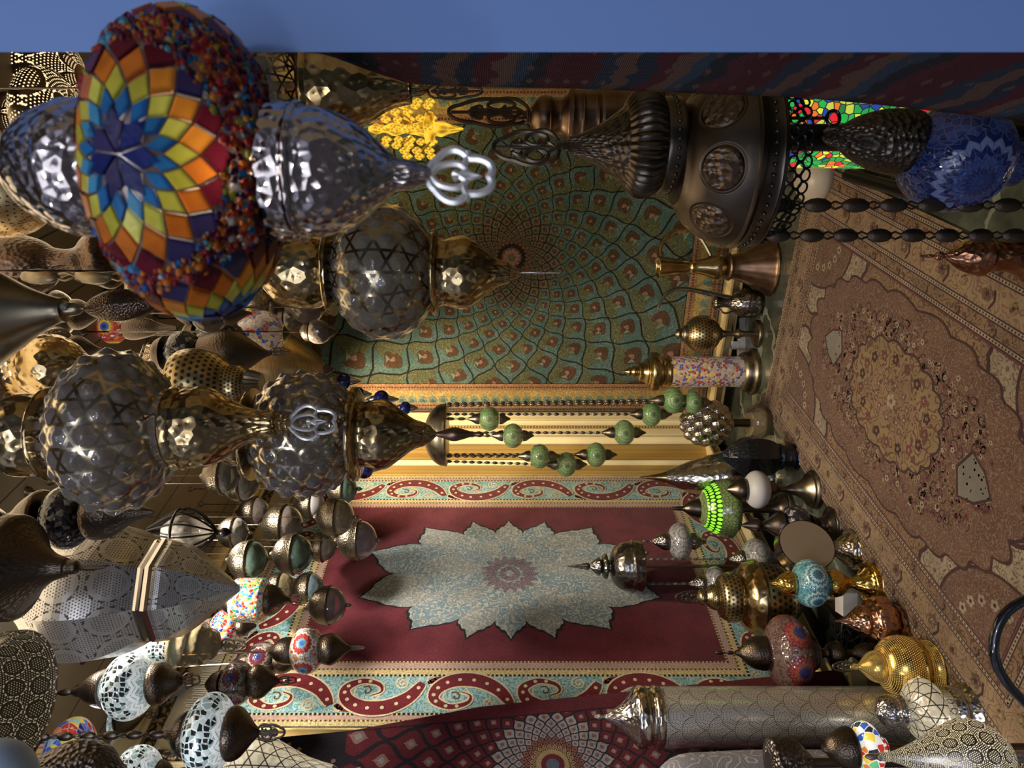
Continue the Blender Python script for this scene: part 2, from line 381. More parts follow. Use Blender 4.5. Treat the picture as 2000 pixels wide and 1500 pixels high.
M['carved'] = fin(m, prin(col=mix(sstep(cv, .55, .95), (.16, .11, .05), (.62, .47, .22)), rough=.35, met=.4, nor=bump(cv, .7, .004)))
m = newmat('carved_dark'); x_, y_, z_ = sep(objc())
cv = noise(objc(), 70., 1.)
M['carved_dark'] = fin(m, prin(col=mix(sstep(cv, .48, .56), (.035, .025, .015), (.36, .27, .14)), rough=.4, met=.4, nor=bump(cv, .8, .004)))
M['skirt'] = m_plain('dark_skirting', (.016, .014, .012), .35)
M['blue_paint'] = m_plain('blue_jamb_paint', (.15, .255, .54), .55)

def room_box(name, lo, hi, mat):
    b = MB(); b.box(lo, hi); return struct(b.build(name, mat, smooth=False))
room_box('floor', (XL-.1, -.35, -.06), (XR+.1, YB+.1, 0), M['slate'])
room_box('ceiling', (XL-.1, .2, ZC), (XR+.1, YB+.1, ZC+.06), M['ceiling'])
room_box('wall_left', (XL-.1, .2, 0), (XL, YB+.1, ZC), M['wall'])
room_box('wall_back', (XL, YB, 0), (XR, YB+.1, ZC), M['wall'])
room_box('wall_right', (XR, .45, 0), (XR+.1, YB+.1, ZC), M['wall'])
# recessed dark skirting below the gilded panels
room_box('baseboard_left', (XL, .4, 0), (XL+.012, YB, .045), M['skirt'])
room_box('baseboard_back', (XL+.012, YB-.012, 0), (XR, YB, .045), M['skirt'])
# door jamb at the shop front, blue in the dusk
b = MB(); A0 = FW*.50+RT*.2315
for z in (0, ZC+.06):
    for q in (A0, A0+RT*.62, A0+RT*.62+FW*.06, A0+FW*.06+RT*.032): b.v.append((q.x, q.y, z))
for q in ((3, 2, 1, 0), (4, 5, 6, 7), (0, 1, 5, 4), (1, 2, 6, 5), (2, 3, 7, 6), (3, 0, 4, 7)): b.face(q)
struct(b.build('trim_1', M['blue_paint'], smooth=False))
# gilded mouldings: corner pilaster, frames round the wall rugs, cornice
OL, OB = Vector((1, 0, 0)), Vector((0, -1, 0))
OG = [(0, 0), (.012, 0), (.018, .006), (.018, .014), (.010, .022), (.014, .030), (.014, .045), (.022, .052), (.022, .062), (.008, .070), (0, .075)]
trims = []
def trim(prof, p0, p1, out, up, mat):
    b = MB(); b.sweep(prof, p0, p1, out, up)
    trims.append(struct(b.build('trim_%d' % (len(trims)+2), mat)))
def scaled(prof, so, su): return [(o*so, u*su) for o, u in prof]
PLAIN = [(0, 0), (.022, 0), (.028, .004), (.028, .012), (.012, .020), (.006, .034), (.010, .050), (.026, .056), (.026, .062), (.040, .068), (.040, .080), (0, .085)]
BEAD = [(0, 0), (.008, .0), (.014, .006), (.016, .012), (.014, .018), (.008, .024), (0, .024)]
Z0, Z1 = .05, 2.36
trim(scaled(PLAIN, .8, .5), (XL, 3.112, Z0), (XL, 3.112, Z1), OL, Vector((0, 1, 0)), M['gilt_shadow'])
trim(scaled(PLAIN, .9, .48), (XL, 3.158, Z0), (XL, 3.158, Z1), OL, Vector((0, 1, 0)), M['gilt_highlight'])
trim(BEAD, (XL, 3.205, Z0), (XL, 3.205, Z1), OL, Vector((0, 1, 0)), M['carved'])
trim(scaled(PLAIN, .7, 1.5), (XL, 3.235, Z0), (XL, 3.235, Z1), OL, Vector((0, 1, 0)), M['gilt_shadow'])
trim(PLAIN, (XL+.02, YB, Z0), (XL+.02, YB, Z1), OB, Vector((1, 0, 0)), M['gilt_highlight'])
trim(BEAD, (XL+.112, YB, Z0), (XL+.112, YB, Z1), OB, Vector((1, 0, 0)), M['carved'])
trim(scaled(PLAIN, .8, .6), (XL+.140, YB, Z0), (XL+.140, YB, Z1), OB, Vector((1, 0, 0)), M['gilt_highlight'])
# left wall: frame near edge (carved strip) and bottom rail
trim(scaled(PLAIN, 1.3, .6), (XL, 1.590, Z0), (XL, 1.590, Z1), OL, Vector((0, -1, 0)), M['gilt_paint'])
trim(scaled(BEAD, 1, 1.6), (XL, 1.532, Z0), (XL, 1.532, Z1), OL, Vector((0, -1, 0)), M['carved_dark'])
trim(scaled(BEAD, 1.4, 1.1), (XL, 1.488, Z0), (XL, 1.488, Z1), OL, Vector((0, -1, 0)), M['gilt_paint'])
trim(scaled(PLAIN, 1.6, .8), (XL, .4, .05), (XL, YB, .05), OL, Vector((0, 0, 1)), M['gilt_paint'])
trim(scaled(PLAIN, 1.6, .8), (XL, YB, .05), (XR, YB, .05), OB, Vector((0, 0, 1)), M['gilt_paint'])
trim(PLAIN, (-.235, YB, Z0), (-.235, YB, Z1), OB, Vector((1, 0, 0)), M['gilt_highlight'])
trim(BEAD, (-.14, YB, Z0), (-.14, YB, Z1), OB, Vector((1, 0, 0)), M['carved'])
# cornice, left and back
CORN = [(0, 0), (.012, 0), (.02, .01), (.02, .022), (.045, .035), (.06, .06), (.06, .07), (0, .07)]
trim(CORN, (XL, .4, ZC-.07), (XL, YB, ZC-.07), OL, Vector((0, 0, 1)), M['gilt_paint'])
trim(CORN, (XL, YB, ZC-.07), (XR, YB, ZC-.07), OB, Vector((0, 0, 1)), M['gilt_paint'])
trim(scaled(BEAD, 1.1, 1.7), (XL, .4, ZC-.115), (XL, YB, ZC-.115), OL, Vector((0, 0, 1)), M['carved_dark'])
trim(scaled(BEAD, 1.1, 1.7), (XL, YB, ZC-.115), (XR, YB, ZC-.115), OB, Vector((0, 0, 1)), M['carved_dark'])

# ---------------------------------------------------------------- rugs: woven figures laid as pile on a thin slab
class Rug:
    def __init__(s, org, ea, eb, en, th=.008):
        s.o = Vector(org); s.a = Vector(ea); s.b = Vector(eb); s.n = Vector(en); s.th = th; s.M = MB(); s.mats = []; s.lift = None
    def mat(s, m):
        if m not in s.mats: s.mats.append(m)
        return s.mats.index(m)
    def pt(s, p, h): return tuple(s.o+s.a*p[0]+s.b*p[1]+s.n*h)
    def slab(s, poly, m):
        i = s.mat(m); s.M.m = i; b = len(s.M.v); n = len(poly)
        s.M.v += [s.pt(p, 0) for p in poly]+[s.pt(p, s.th) for p in poly]
        s.M.face([b+k for k in range(n)][::-1]); s.M.face([b+n+k for k in range(n)])
        for k in range(n): s.M.face([b+k, b+(k+1) % n, b+n+(k+1) % n, b+n+k])
    def poly(s, pts, m, lay):
        s.M.m = s.mat(m); b = len(s.M.v)
        A = sum(pts[i-1][0]*pts[i][1]-pts[i][0]*pts[i-1][1] for i in range(len(pts)))
        if A < 0: pts = pts[::-1]
        h = s.th+.0005*lay; s.M.v += [s.pt(p, h) for p in pts]; s.M.face(range(b, b+len(pts)))
    def rect(s, x0, y0, x1, y1, m, lay): s.poly([(x0, y0), (x1, y0), (x1, y1), (x0, y1)], m, lay)
    def ribbon(s, pts, wid, m, lay):
        n = len(pts); L = []; R_ = []
        for i in range(n):
            p0 = pts[max(i-1, 0)]; p1 = pts[min(i+1, n-1)]; dx = p1[0]-p0[0]; dy = p1[1]-p0[1]; l = math.hypot(dx, dy) or 1
            w = wid[i] if isinstance(wid, list) else wid
            L.append((pts[i][0]-dy/l*w, pts[i][1]+dx/l*w)); R_.append((pts[i][0]+dy/l*w, pts[i][1]-dx/l*w))
        for i in range(n-1): s.poly([L[i], R_[i], R_[i+1], L[i+1]], m, lay)
    def disc(s, c, r, m, lay, n=10, ry=None): s.poly([(c[0]+r*math.cos(TAU*k/n), c[1]+(ry or r)*math.sin(TAU*k/n)) for k in range(n)], m, lay)
    def dotline(s, hw, hh, pitch, sz, m, lay):
        for k in range(int(2*hh/pitch)+1):
            y = -hh+k*pitch
            for sx in (-1, 1): s.rect(sx*hw-sz, y-sz, sx*hw+sz, y+sz, m, lay)
        for k in range(int(2*hw/pitch)+1):
            x = -hw+k*pitch
            for sy in (-1, 1): s.rect(x-sz, sy*hh-sz, x+sz, sy*hh+sz, m, lay)
    def clip(s, pts, hw, hh, cy=0):
        for ax, sg, lim in ((0, 1, hw), (0, -1, hw), (1, 1, hh+cy), (1, -1, hh-cy)):
            out = []
            for i in range(len(pts)):
                p, q = pts[i-1], pts[i]; dp = lim-sg*p[ax]; dq = lim-sg*q[ax]
                if (dp >= 0) != (dq >= 0):
                    t = dp/(dp-dq); out.append((p[0]+(q[0]-p[0])*t, p[1]+(q[1]-p[1])*t))
                if dq >= 0: out.append(q)
            pts = out
            if len(pts) < 3: return None
        return pts
    def scales(s, N, r0, k, rmax, hw, hh, cy, lay, pick, mstep=1, swirl=0.):
        """rings of pointed scales opening from the centre, N to a ring"""
        dl = TAU/N*k; j = 0
        while r0*math.exp(dl*(j-1)) < rmax:
            rc = r0*math.exp(dl*j)
            for i in range(N):
                ph = (i+.5*(j % 2))*TAU/N+swirl*j
                def cell(sh, t0=-1., t1=1., lr=(-1, 1)):
                    P = []
                    ts = [t0+(t1-t0)*q/8 for q in range(9)]
                    for sd in (1, -1):
                        for t in (ts if sd == 1 else ts[::-1]):
                            w = .5*(1+math.cos(PI*t))*sh; w = min(max(sd*w, lr[0]*w), lr[1]*w)
                            rr = rc*math.exp(dl*t*sh); a = ph+w*PI/N
                            P.append((rr*math.cos(a), cy+rr*math.sin(a)))
                    out = []
                    for p in P:
                        if not out or abs(p[0]-out[-1][0])+abs(p[1]-out[-1][1]) > 1e-5: out.append(p)
                    return s.clip(out, hw, hh, 0)
                for (sh, t0, t1, lr, m, l) in pick(j, i, rc):
                    P = cell(sh, t0, t1, lr)
                    if P: s.poly(P, m, lay+l)
            j += 1
    def build(s, name, parent=None): return s.M.build(name, s.mats, parent, smooth=False)

# -- red medallion rug on the left wall
W_R = 1.49/2
P_ = {}
for nm, c, c2 in (('yellow', (.66, .54, .28), (.56, .45, .22)), ('pink', (.50, .33, .27), (.42, .27, .2)), ('teal', (.24, .42, .44), (.38, .50, .46)), ('cream', (.66, .56, .36), None),
                  ('red', (.155, .024, .036), (.105, .016, .025)), ('maroon', (.15, .014, .022), None), ('navy', (.018, .016, .02), None),
                  ('petal_a', (.23, .30, .335), (.18, .255, .29)), ('petal_b', (.30, .315, .30), (.24, .28, .285)), ('mauve', (.19, .14, .165), (.14, .105, .14)), ('brown', (.12, .065, .03), None)):
    if nm.startswith('petal'): P_[nm] = m_pile('pile_'+nm, c, c2, 200, 26, (.46, .455, .40), .06)
    elif nm == 'mauve': P_[nm] = m_pile('pile_'+nm, c, c2, 200, 60, (.34, .27, .26), .05)
    elif nm == 'teal': P_[nm] = m_pile('pile_'+nm, c, c2, 200, 34, (.10, .24, .28), .06)
    elif nm == 'yellow': P_[nm] = m_pile('pile_'+nm, c, c2, 200, 60, (.34, .25, .11), .05)
    elif nm == 'pink': P_[nm] = m_pile('pile_'+nm, c, c2, 200, 90, (.40, .28, .26), .06)
    else: P_[nm] = m_pile('pile_'+nm, c, c2)
W, H = 1.49/2, 2.15/2
rg = Rug((XL, 2.353, 1.205), (0, 1, 0), (0, 0, 1), (1, 0, 0)); rg.n = Vector((1, 0, 0))
rg.slab([(-W, -H), (W, -H), (W, H), (-W, H)], P_['yellow'])
def ins(d, m, lay): rg.rect(-W+d, -H+d, W-d, H-d, m, lay)
ins(.004, P_['navy'], .5); ins(.008, P_['yellow'], .8)
ins(.032, P_['pink'], 1); ins(.050, P_['yellow'], 2); ins(.060, P_['teal'], 3); ins(.212, P_['yellow'], 4); ins(.245, P_['pink'], 5); ins(.272, P_['yellow'], 5.5); ins(.280, P_['red'], 6)
rg.dotline(W-.055, H-.055, .016, .0042, P_['navy'], 4); rg.dotline(W-.216, H-.216, .016, .0042, P_['navy'], 5)
rg.dotline(W-.243, H-.243, .016, .0035, P_['brown'], 6); rg.dotline(W-.276, H-.276, .014, .0035, P_['brown'], 7)
rg.dotline(W-.030, H-.030, .016, .0035, P_['brown'], 2)
S_ = cr([(-.56, .30), (-.40, -.10), (-.14, -.36), (.16, -.38), (.38, -.16), (.42, .16), (.22, .36), (0, .26), (-.04, .06), (.08, -.05)], 5)
def paisley(cx, cy, ux, uy, vx, vy, L, B, fl):
    def tp(p): return (cx+ux*p[0]*L+vx*p[1]*B*fl, cy+uy*p[0]*L+vy*p[1]*B*fl)
    pts = [tp(p) for p in S_]; n = len(pts)
    wid = [.37*(.42+.58*math.sin(PI*min(1, i/(n*.62))**.75))*(1 if i < n*.6 else max(.16, 1-(i/n-.6)*2.6))*B*.5 for i in range(n)]
    rg.disc(tp((.14, .06)), B*.33, P_['cream'], 4, 14); rg.disc(tp((.14, .06)), B*.29, P_['teal'], 5, 14)
    rg.ribbon(pts, [w+.0065 for w in wid], P_['cream'], 6); rg.ribbon(pts, wid, P_['maroon'], 7)
    for i in range(2, int(n*.72), 3):
        if wid[i] > .008: rg.disc(pts[i], .0075, P_['cream'], 8, 6)
    for q, r in (((-.30, .30), .19), ((.46, -.36), .15)):
        c = tp(q); sp = [(c[0]+r*B*(1-t/14)*math.cos(t*.95), c[1]+r*B*(1-t/14)*math.sin(t*.95)) for t in range(13)]
        rg.ribbon(sp, .0035, P_['cream'], 5)
    a = [tp(p) for p in cr([(.52, -.30), (.40, -.42), (.26, -.46)], 4)]
    rg.ribbon(a, [.006, .008, .009, .009, .009, .008, .007, .006, .004][:len(a)], P_['maroon'], 5)
    c = tp((.15, .08)); rg.ribbon([(c[0]+.016*math.cos(t)*t/5, c[1]+.016*math.sin(t)*t/5) for t in range(1, 8)], .003, P_['brown'], 6)
B_ = .15; off = .137
for k in range(6):
    t = (k-2.5)*.315
    for sx in (-1, 1): paisley(sx*(W-off), t, 0, 1, sx, 0, .275, B_, 1 if k % 2 else -1)
for k in range(4):
    t = (k-1.5)*.305
    for sy in (-1, 1): paisley(t, sy*(H-off), 1, 0, 0, sy, .265, B_, 1 if k % 2 else -1)
# petalled medallion
def mr(a): return 1/((abs(math.cos(a))/.325)**2.5+(abs(math.sin(a))/.60)**2.5)**(1/2.5)
NP = 14
def petal_line(i, grow=0., n=26):
    a0 = (i-.5)*TAU/NP; out = []
    for k in range(n+1):
        t = k/n; a = a0+t*TAU/NP; q = abs(2*t-1)
        r = mr(a)*(.82+.20*(1-q)**.75)+.009*abs(math.sin(q*PI*3))*(q > .1) + .03*max(0, 1-q*5) + grow
        out.append((r*math.cos(a), r*math.sin(a)))
    return out
bd = []
for i in range(NP): bd += petal_line(i, .013)[:-1]
rg.poly(bd, P_['navy'], 7)
for i in range(NP): rg.poly([(0, 0)]+petal_line(i), P_['petal_a' if i % 2 else 'petal_b'], 8+(i % 2)*.2)
for i in range(NP):
    P2 = petal_line(i); rg.poly([(0, 0)]+[(p[0]*.62, p[1]*.62) for p in P2], P_['petal_b' if i % 2 else 'petal_a'], 8.6)
rg.poly([((.088+.028*(k % 2))*math.cos(TAU*k/36), (.088+.028*(k % 2))*1.12*math.sin(TAU*k/36)) for k in range(36)], P_['mauve'], 9)
rg.poly([((.05+.012*(k % 2))*math.cos(TAU*k/24), (.05+.012*(k % 2))*math.sin(TAU*k/24)) for k in range(24)], P_['petal_a'], 9.4)
rg.disc((0, 0), .045, P_['mauve'], 10, 16); rg.disc((0, 0), .018, P_['petal_b'], 10.5)
rug_red = rg.build('wall_rug')
b = MB()
for k in range(150):
    y_f = 2.353-W_R+.006+k*(2*W_R-.012)/149; l = .045+.02*rnd.random()
    b.tube([(XL+.005, y_f, 2.281), (XL+.008, y_f+rnd.uniform(-.004, .004), 2.281+l)], .0022, 4)
b.build('fringe', m_plain('white_fringe', (.78, .72, .58), .9), rug_red)
tag(rug_red, 'dark red wall rug with a pale grey petalled medallion and paisley border', 'rug')

# -- green scale-pattern rug on the back wall
for nm, c, c2 in (('g_line', (.030, .024, .016), None), ('g_teal', (.155, .255, .235), (.085, .165, .15)), ('g_olive', (.13, .145, .075), (.095, .11, .055)), ('g_brown', (.125, .07, .04), (.09, .055, .03)),
                  ('g_pink', (.42, .22, .16), None), ('g_sand', (.20, .15, .105), None), ('g_rust', (.19, .095, .06), None), ('g_orange', (.52, .31, .16), (.45, .26, .13)), ('g_gold', (.62, .45, .16), None), ('g_mint', (.27, .36, .27), None)):
    P_[nm] = m_pile('pile_'+nm, c, c2, 150, 75 if nm == 'g_orange' else 55 if nm in ('g_teal', 'g_olive') else 0, (.36, .16, .08) if nm == 'g_orange' else (.07, .12, .10) if nm == 'g_teal' else (.20, .20, .10), .06, .75)
GX0, GX1, GZ0, GZ1 = -1.925, -.262, .135, 2.42
gc = ((GX0+GX1)/2, (GZ0+GZ1)/2); W, H = (GX1-GX0)/2, (GZ1-GZ0)/2
rg = Rug((gc[0], YB, gc[1]), (1, 0, 0), (0, 0, 1), (0, -1, 0))
rg.slab([(-W, -H), (W, -H), (W, H), (-W, H)], P_['g_line'])
ins(.006, P_['g_sand'], 1); ins(.030, P_['g_orange'], 2); ins(.058, P_['g_gold'], 3); ins(.135, P_['g_orange'], 4); ins(.175, P_['g_line'], 5)
rg.dotline(W-.02, H-.02, .017, .004, P_['g_brown'], 3); rg.dotline(W-.044, H-.044, .015, .0045, P_['g_rust'], 4); rg.dotline(W-.155, H-.155, .015, .0045, P_['g_rust'], 6)
for k in range(int(2*(H-.1)/.056)):
    y = -H+.1+k*.056+.028
    for sx in (-1, 1):
        c = (sx*(W-.062), y); rg.poly([(c[0]-sx*.042*math.sin(t*PI/8), y+.026*math.cos(t*PI/8)) for t in range(9)], P_['g_mint'], 4)
        rg.poly([(c[0]-sx*.024*math.sin(t*PI/8), y+.015*math.cos(t*PI/8)) for t in range(9)], P_['g_teal'], 4.5)
for k in range(int(2*(W-.1)/.056)):
    x = -W+.1+k*.056+.028
    for sy in (-1, 1):
        rg.poly([(x+.026*math.cos(t*PI/8), sy*(H-.062)-sy*.042*math.sin(t*PI/8)) for t in range(9)], P_['g_mint'], 4)
fw_, fh_ = W-.178, H-.178; cyg = 1.19-gc[1]; cxg = -1.055-gc[0]
rg2 = rg
def pick_g(j, i, r):
    if j < 2: return [(.92, -1, 1, (-1, 1), P_['g_rust'], 0), (.4, -1, 1, (-1, 1), P_['g_sand'], .5)]
    if j < 7: return [(.86, -1, 1, (-1, 1), P_['g_sand' if (j+i) % 3 else 'g_olive'], 0), (.4, -1, 1, (-1, 1), P_['g_brown'], .5)]
    L = [(.945, -1, 1, (-1, 1), P_['g_teal'], 0), (.945, -1, .25, (-1, .35), P_['g_olive'], .6)]
    L += [(.62, -.5, .62, (-.1, 1), P_['g_brown'], 1.0), (.40, -.4, .9, (-.9, .2), P_['g_olive' if i % 2 else 'g_brown'], 1.3)]
    L += [(.22, -.5, .5, (.1, 1), P_['g_pink'], 1.6)]
    if j > 11: L += [(.30, .2, 1, (-1, .0), P_['g_mint'], 1.7)]
    return L
# shift the pattern sideways by building in shifted coordinates
_clip = Rug.clip
def clip_shift(s, pts, hw, hh, cy=0): return _clip(s, [(p[0]+cxg, p[1]) for p in pts], hw, hh, 0)
Rug.clip = clip_shift
rg.scales(22, .075, .60, 1.6, fw_, fh_, cyg, 6, pick_g)
rg.disc((cxg, cyg), .05, P_['g_rust'], 9, 20); rg.poly([(cxg+(.035+.012*(k % 2))*math.cos(TAU*k/24), cyg+(.035+.012*(k % 2))*math.sin(TAU*k/24)) for k in range(24)], P_['g_pink'], 9.5); rg.disc((cxg, cyg), .02, P_['g_olive'], 10)
Rug.clip = _clip
tag(rg.build('wall_rug'), 'green and teal wall rug of spiralling leaf scales with a gold and orange border', 'rug')

# -- round-patterned red and white rug hung at the left, running out of the frame
for nm, c in (('c_line', (.018, .014, .022)), ('c_red', (.135, .016, .026)), ('c_white', (.33, .30, .32)), ('c_gold', (.40, .28, .14)), ('c_rust', (.25, .11, .08)), ('c_blue', (.10, .12, .17)), ('c_pink', (.30, .17, .15))):
    P_[nm] = m_pile('pile_'+nm, c)
e_b = Vector((0, -.105, 1)).normalized(); e_a = Vector((0, 1, .105)).normalized()
rg = Rug((-2.005, 1.38, 1.09), e_a, e_b, (1, 0, 0), .012)
hw, h0, h1 = .225, -1.03, 1.12
rg.slab([(-.62, h0), (hw+.02, h0), (hw, .2), (hw-.06, .75), (hw-.12, h1), (-.62, h1)], P_['c_red'])
def pick_c(j, i, r):
    base = 'c_gold' if j < 3 else 'c_rust' if j < 5 else 'c_white' if j < 9 else 'c_red'
    dot = 'c_red' if j < 5 else 'c_rust' if j < 9 else 'c_pink'
    return [(.86, -1, 1, (-1, 1), P_[base], 0), (.34, -1, 1, (-1, 1), P_[dot], .6)] + ([(.16, -1, 1, (-1, 1), P_['c_white'], .9)] if j > 8 else [])
rg.poly(rg.clip([(.5*math.cos(TAU*k/40), .98*math.sin(TAU*k/40)) for k in range(40)], hw-.045, .98), P_['c_line'], 1)
rg.scales(24, .045, .62, .60, hw-.05, .62, 0, 2, pick_c)
for k, (r, c) in enumerate(((.05, 'c_gold'), (.035, 'c_red'), (.02, 'c_blue'))): rg.disc((0, 0), r, P_[c], 4+k, 20)
for k in range(70):
    x, y = rnd.uniform(-.3, hw-.06), rnd.choice((-1, 1))*rnd.uniform(.45, .95)
    rg.disc((x, y), .008, P_[rnd.choice(['c_gold', 'c_white', 'c_pink'])], 3, 6)
tag(rg.build('hanging_rug'), 'deep red hanging rug with round white and gold scale medallion at the picture edge', 'rug')

# -- floor rug
for nm, c, c2, vs, vc in (('f_tan', (.215, .13, .068), (.17, .105, .055), 30, (.085, .040, .028)), ('f_beige', (.28, .19, .105), None, 30, (.16, .085, .055)), ('f_red', (.128, .062, .036), (.10, .048, .030), 46, (.18, .12, .08)),
                          ('f_rose', (.15, .05, .045), None, 44, (.08, .03, .025)), ('f_dark', (.055, .024, .018), None, 0, None), ('f_line', (.33, .25, .17), None, 0, None), ('f_cream', (.30, .235, .155), None, 40, (.12, .07, .045)), ('f_grey', (.19, .165, .13), None, 0, None), ('f_gold', (.215, .145, .068), (.18, .12, .055), 22, (.10, .04, .025))):
    P_[nm] = m_pile('floor_'+nm, c, c2, 260, vs, vc, .05, .35)
FX0, FX1, FY0, FY1 = -1.655, -.515, 1.03, 2.935
W, H = (FX1-FX0)/2, (FY1-FY0)/2
rg = Rug(((FX0+FX1)/2, (FY0+FY1)/2, .0005), (1, 0, 0), (0, 1, 0), (0, 0, 1), .009)
rg.slab([(-W, -H), (W, -H), (W, H), (-W, H)], P_['f_beige'])
def band(d, wd):
    ins(d, P_['f_dark'], 1+d*20); ins(d+.004, P_['f_line'], 1.3+d*20); ins(d+.014, P_['f_dark'], 1.6+d*20)
    rg.dotline(W-d-.009, H-d-.009, .013, .0028, P_['f_dark'], 2+d*20)
for d, mm in ((.012, 'f_tan'), (.060, 'f_beige'), (.155, 'f_tan'), (.205, 'f_rose')):
    band(d, 0); ins(d+.018, P_[mm], 1.9+d*20)
LAY = 7
# flowers along the borders
def flower(x, y, r, m1, m2, lay):
    for k in range(5): rg.disc((x+r*.62*math.cos(TAU*k/5), y+r*.62*math.sin(TAU*k/5)), r*.42, m1, lay, 7)
    rg.disc((x, y), r*.36, m2, lay+.4, 7)
for d, n_, r in ((.045, 30, .011), (.115, 20, .021), (.190, 26, .010)):
    per = [(2*(H-d), 1), (2*(W-d), 0)]
    for ln, vert in per:
        kk = int(n_*ln/2.0)
        for k in range(kk):
            t = -ln/2+(k+.5)*ln/kk
            for sg in (-1, 1):
                x, y = (sg*(W-d), t) if vert else (t, sg*(H-d))
                flower(x, y, r*(1 if k % 2 else .75), P_['f_red' if k % 2 else 'f_gold'], P_['f_dark' if k % 3 else 'f_cream'], 5.6)
                if k % 2: rg.ribbon([(x-r*1.6, y-r), (x-r*.4, y-r*1.6), (x+r*.8, y-r*1.1)], .0035, P_['f_dark'], 5.5)
FWd, FHd = W-.228, H-.228
rg.rect(-FWd, -FHd, FWd, FHd, P_['f_tan'], LAY)
def lobed(hx, hy, n, k, ph=0.):
    return [((1+k*(abs(math.sin(n*t/2+ph))*1.3-.6))*hx*math.copysign(abs(math.cos(t))**.85, math.cos(t)), (1+k*(abs(math.sin(n*t/2+ph))*1.3-.6))*hy*math.copysign(abs(math.sin(t))**.85, math.sin(t))) for t in [TAU*i/160 for i in range(160)]]
for sx in (-1, 1):
    for sy in (-1, 1):
        c = (sx*FWd, sy*FHd)
        q = [c]+[(c[0]-sx*(.29+.02*abs(math.sin(i*.9)))*math.cos(i*PI/40), c[1]-sy*(.36+.02*abs(math.sin(i*.9)))*math.sin(i*PI/40)) for i in range(21)]
        rg.poly([(c[0]+(p[0]-c[0])*1.04, c[1]+(p[1]-c[1])*1.04) for p in q], P_['f_dark'], LAY+.4); rg.poly(q, P_['f_cream'], LAY+.7)
        for k in range(8):
            a = (k+.5)*PI/16; flower(c[0]-sx*.25*math.cos(a), c[1]-sy*.31*math.sin(a), .021, P_['f_line'], P_['f_red'], LAY+1.1)
        q = [c]+[(c[0]-sx*.20*math.cos(i*PI/40), c[1]-sy*.26*math.sin(i*PI/40)) for i in range(21)]
        rg.poly([(c[0]+(p[0]-c[0])*1.04, c[1]+(p[1]-c[1])*1.04) for p in q], P_['f_dark'], LAY+1.3); rg.poly(q, P_['f_red'], LAY+1.6)
        for k in range(5):
            a = (k+.5)*PI/10; flower(c[0]-sx*.13*math.cos(a), c[1]-sy*.17*math.sin(a), .016, P_['f_line'], P_['f_dark'], LAY+2)
rg.poly(lobed(FWd*.93, FHd*.88, 26, .05), P_['f_dark'], LAY+2.2); rg.poly(lobed(FWd*.91, FHd*.865, 26, .05), P_['f_red'], LAY+2.5)
for k in range(900):
    a = rnd.uniform(0, TAU); q = rnd.uniform(.36, .88)
    x, y = FWd*.86*q*math.cos(a), FHd*.82*q*math.sin(a); s_ = rnd.uniform(.006, .012)
    if k % 3: flower(x, y, s_, P_[rnd.choice(['f_line', 'f_beige', 'f_rose', 'f_gold'])], P_['f_dark'], LAY+2.8)
    else:
        a0 = rnd.uniform(0, TAU); q_ = rnd.choice((-1, 1)); rg.ribbon([(x+s_*(.5+t_*.22)*math.cos(a0+q_*t_*.6), y+s_*(.5+t_*.22)*math.sin(a0+q_*t_*.6)) for t_ in range(9)], .0022, P_['f_dark'], LAY+2.7)
for k in range(0):
    a = TAU*(k+.5)/16; x0, y0 = .23*math.cos(a), .33*math.sin(a); x1, y1 = .40*math.cos(a), .58*math.sin(a)
    rg.ribbon([(x0, y0), (x0*.5+x1*.5+.01, (y0+y1)/2), (x1, y1)], .004, P_['f_dark'], LAY+2.9)
for s_ in (-1, 1):
    rg.poly([(0, s_*.36), (.075, s_*.40), (.05, s_*.47), (0, s_*.52), (-.05, s_*.47), (-.075, s_*.40)], P_['f_dark'], LAY+3); rg.poly([(0, s_*.37), (.066, s_*.405), (.044, s_*.465), (0, s_*.51), (-.044, s_*.465), (-.066, s_*.405)], P_['f_grey'], LAY+3.2)
rg.poly(lobed(.178, .268, 18, .07), P_['f_dark'], LAY+3.3); rg.poly(lobed(.170, .259, 18, .07), P_['f_gold'], LAY+3.6)
for k in range(18):
    a = TAU*(k+.5)/18; flower(.13*math.cos(a), .20*math.sin(a), .019, P_['f_rose' if k % 2 else 'f_dark'], P_['f_gold'], LAY+4)
rg.poly(lobed(.09, .15, 12, .06), P_['f_tan'], LAY+4.4)
for k in range(10): flower(.055*math.cos(TAU*k/10), .095*math.sin(TAU*k/10), .013, P_['f_red'], P_['f_line'], LAY+4.8)
flower(0, 0, .025, P_['f_line'], P_['f_red'], LAY+5)
frug = rg.build('floor_rug'); tag(frug, 'tan and dusty red floor rug with a lobed medallion, lying on the green slate floor', 'rug')
b = MB()
for k in range(190):
    x = FX0+.004+k*(FX1-FX0-.008)/189; l = .014+.008*rnd.random()
    b.tube([(x, FY1, .006), (x+rnd.uniform(-.004, .004), FY1+l*.6, .004), (x+rnd.uniform(-.006, .006), FY1+l, .0016)], .0014, 4)
b.build('fringe', m_plain('rug_fringe', (.42, .33, .22), .9), frug)

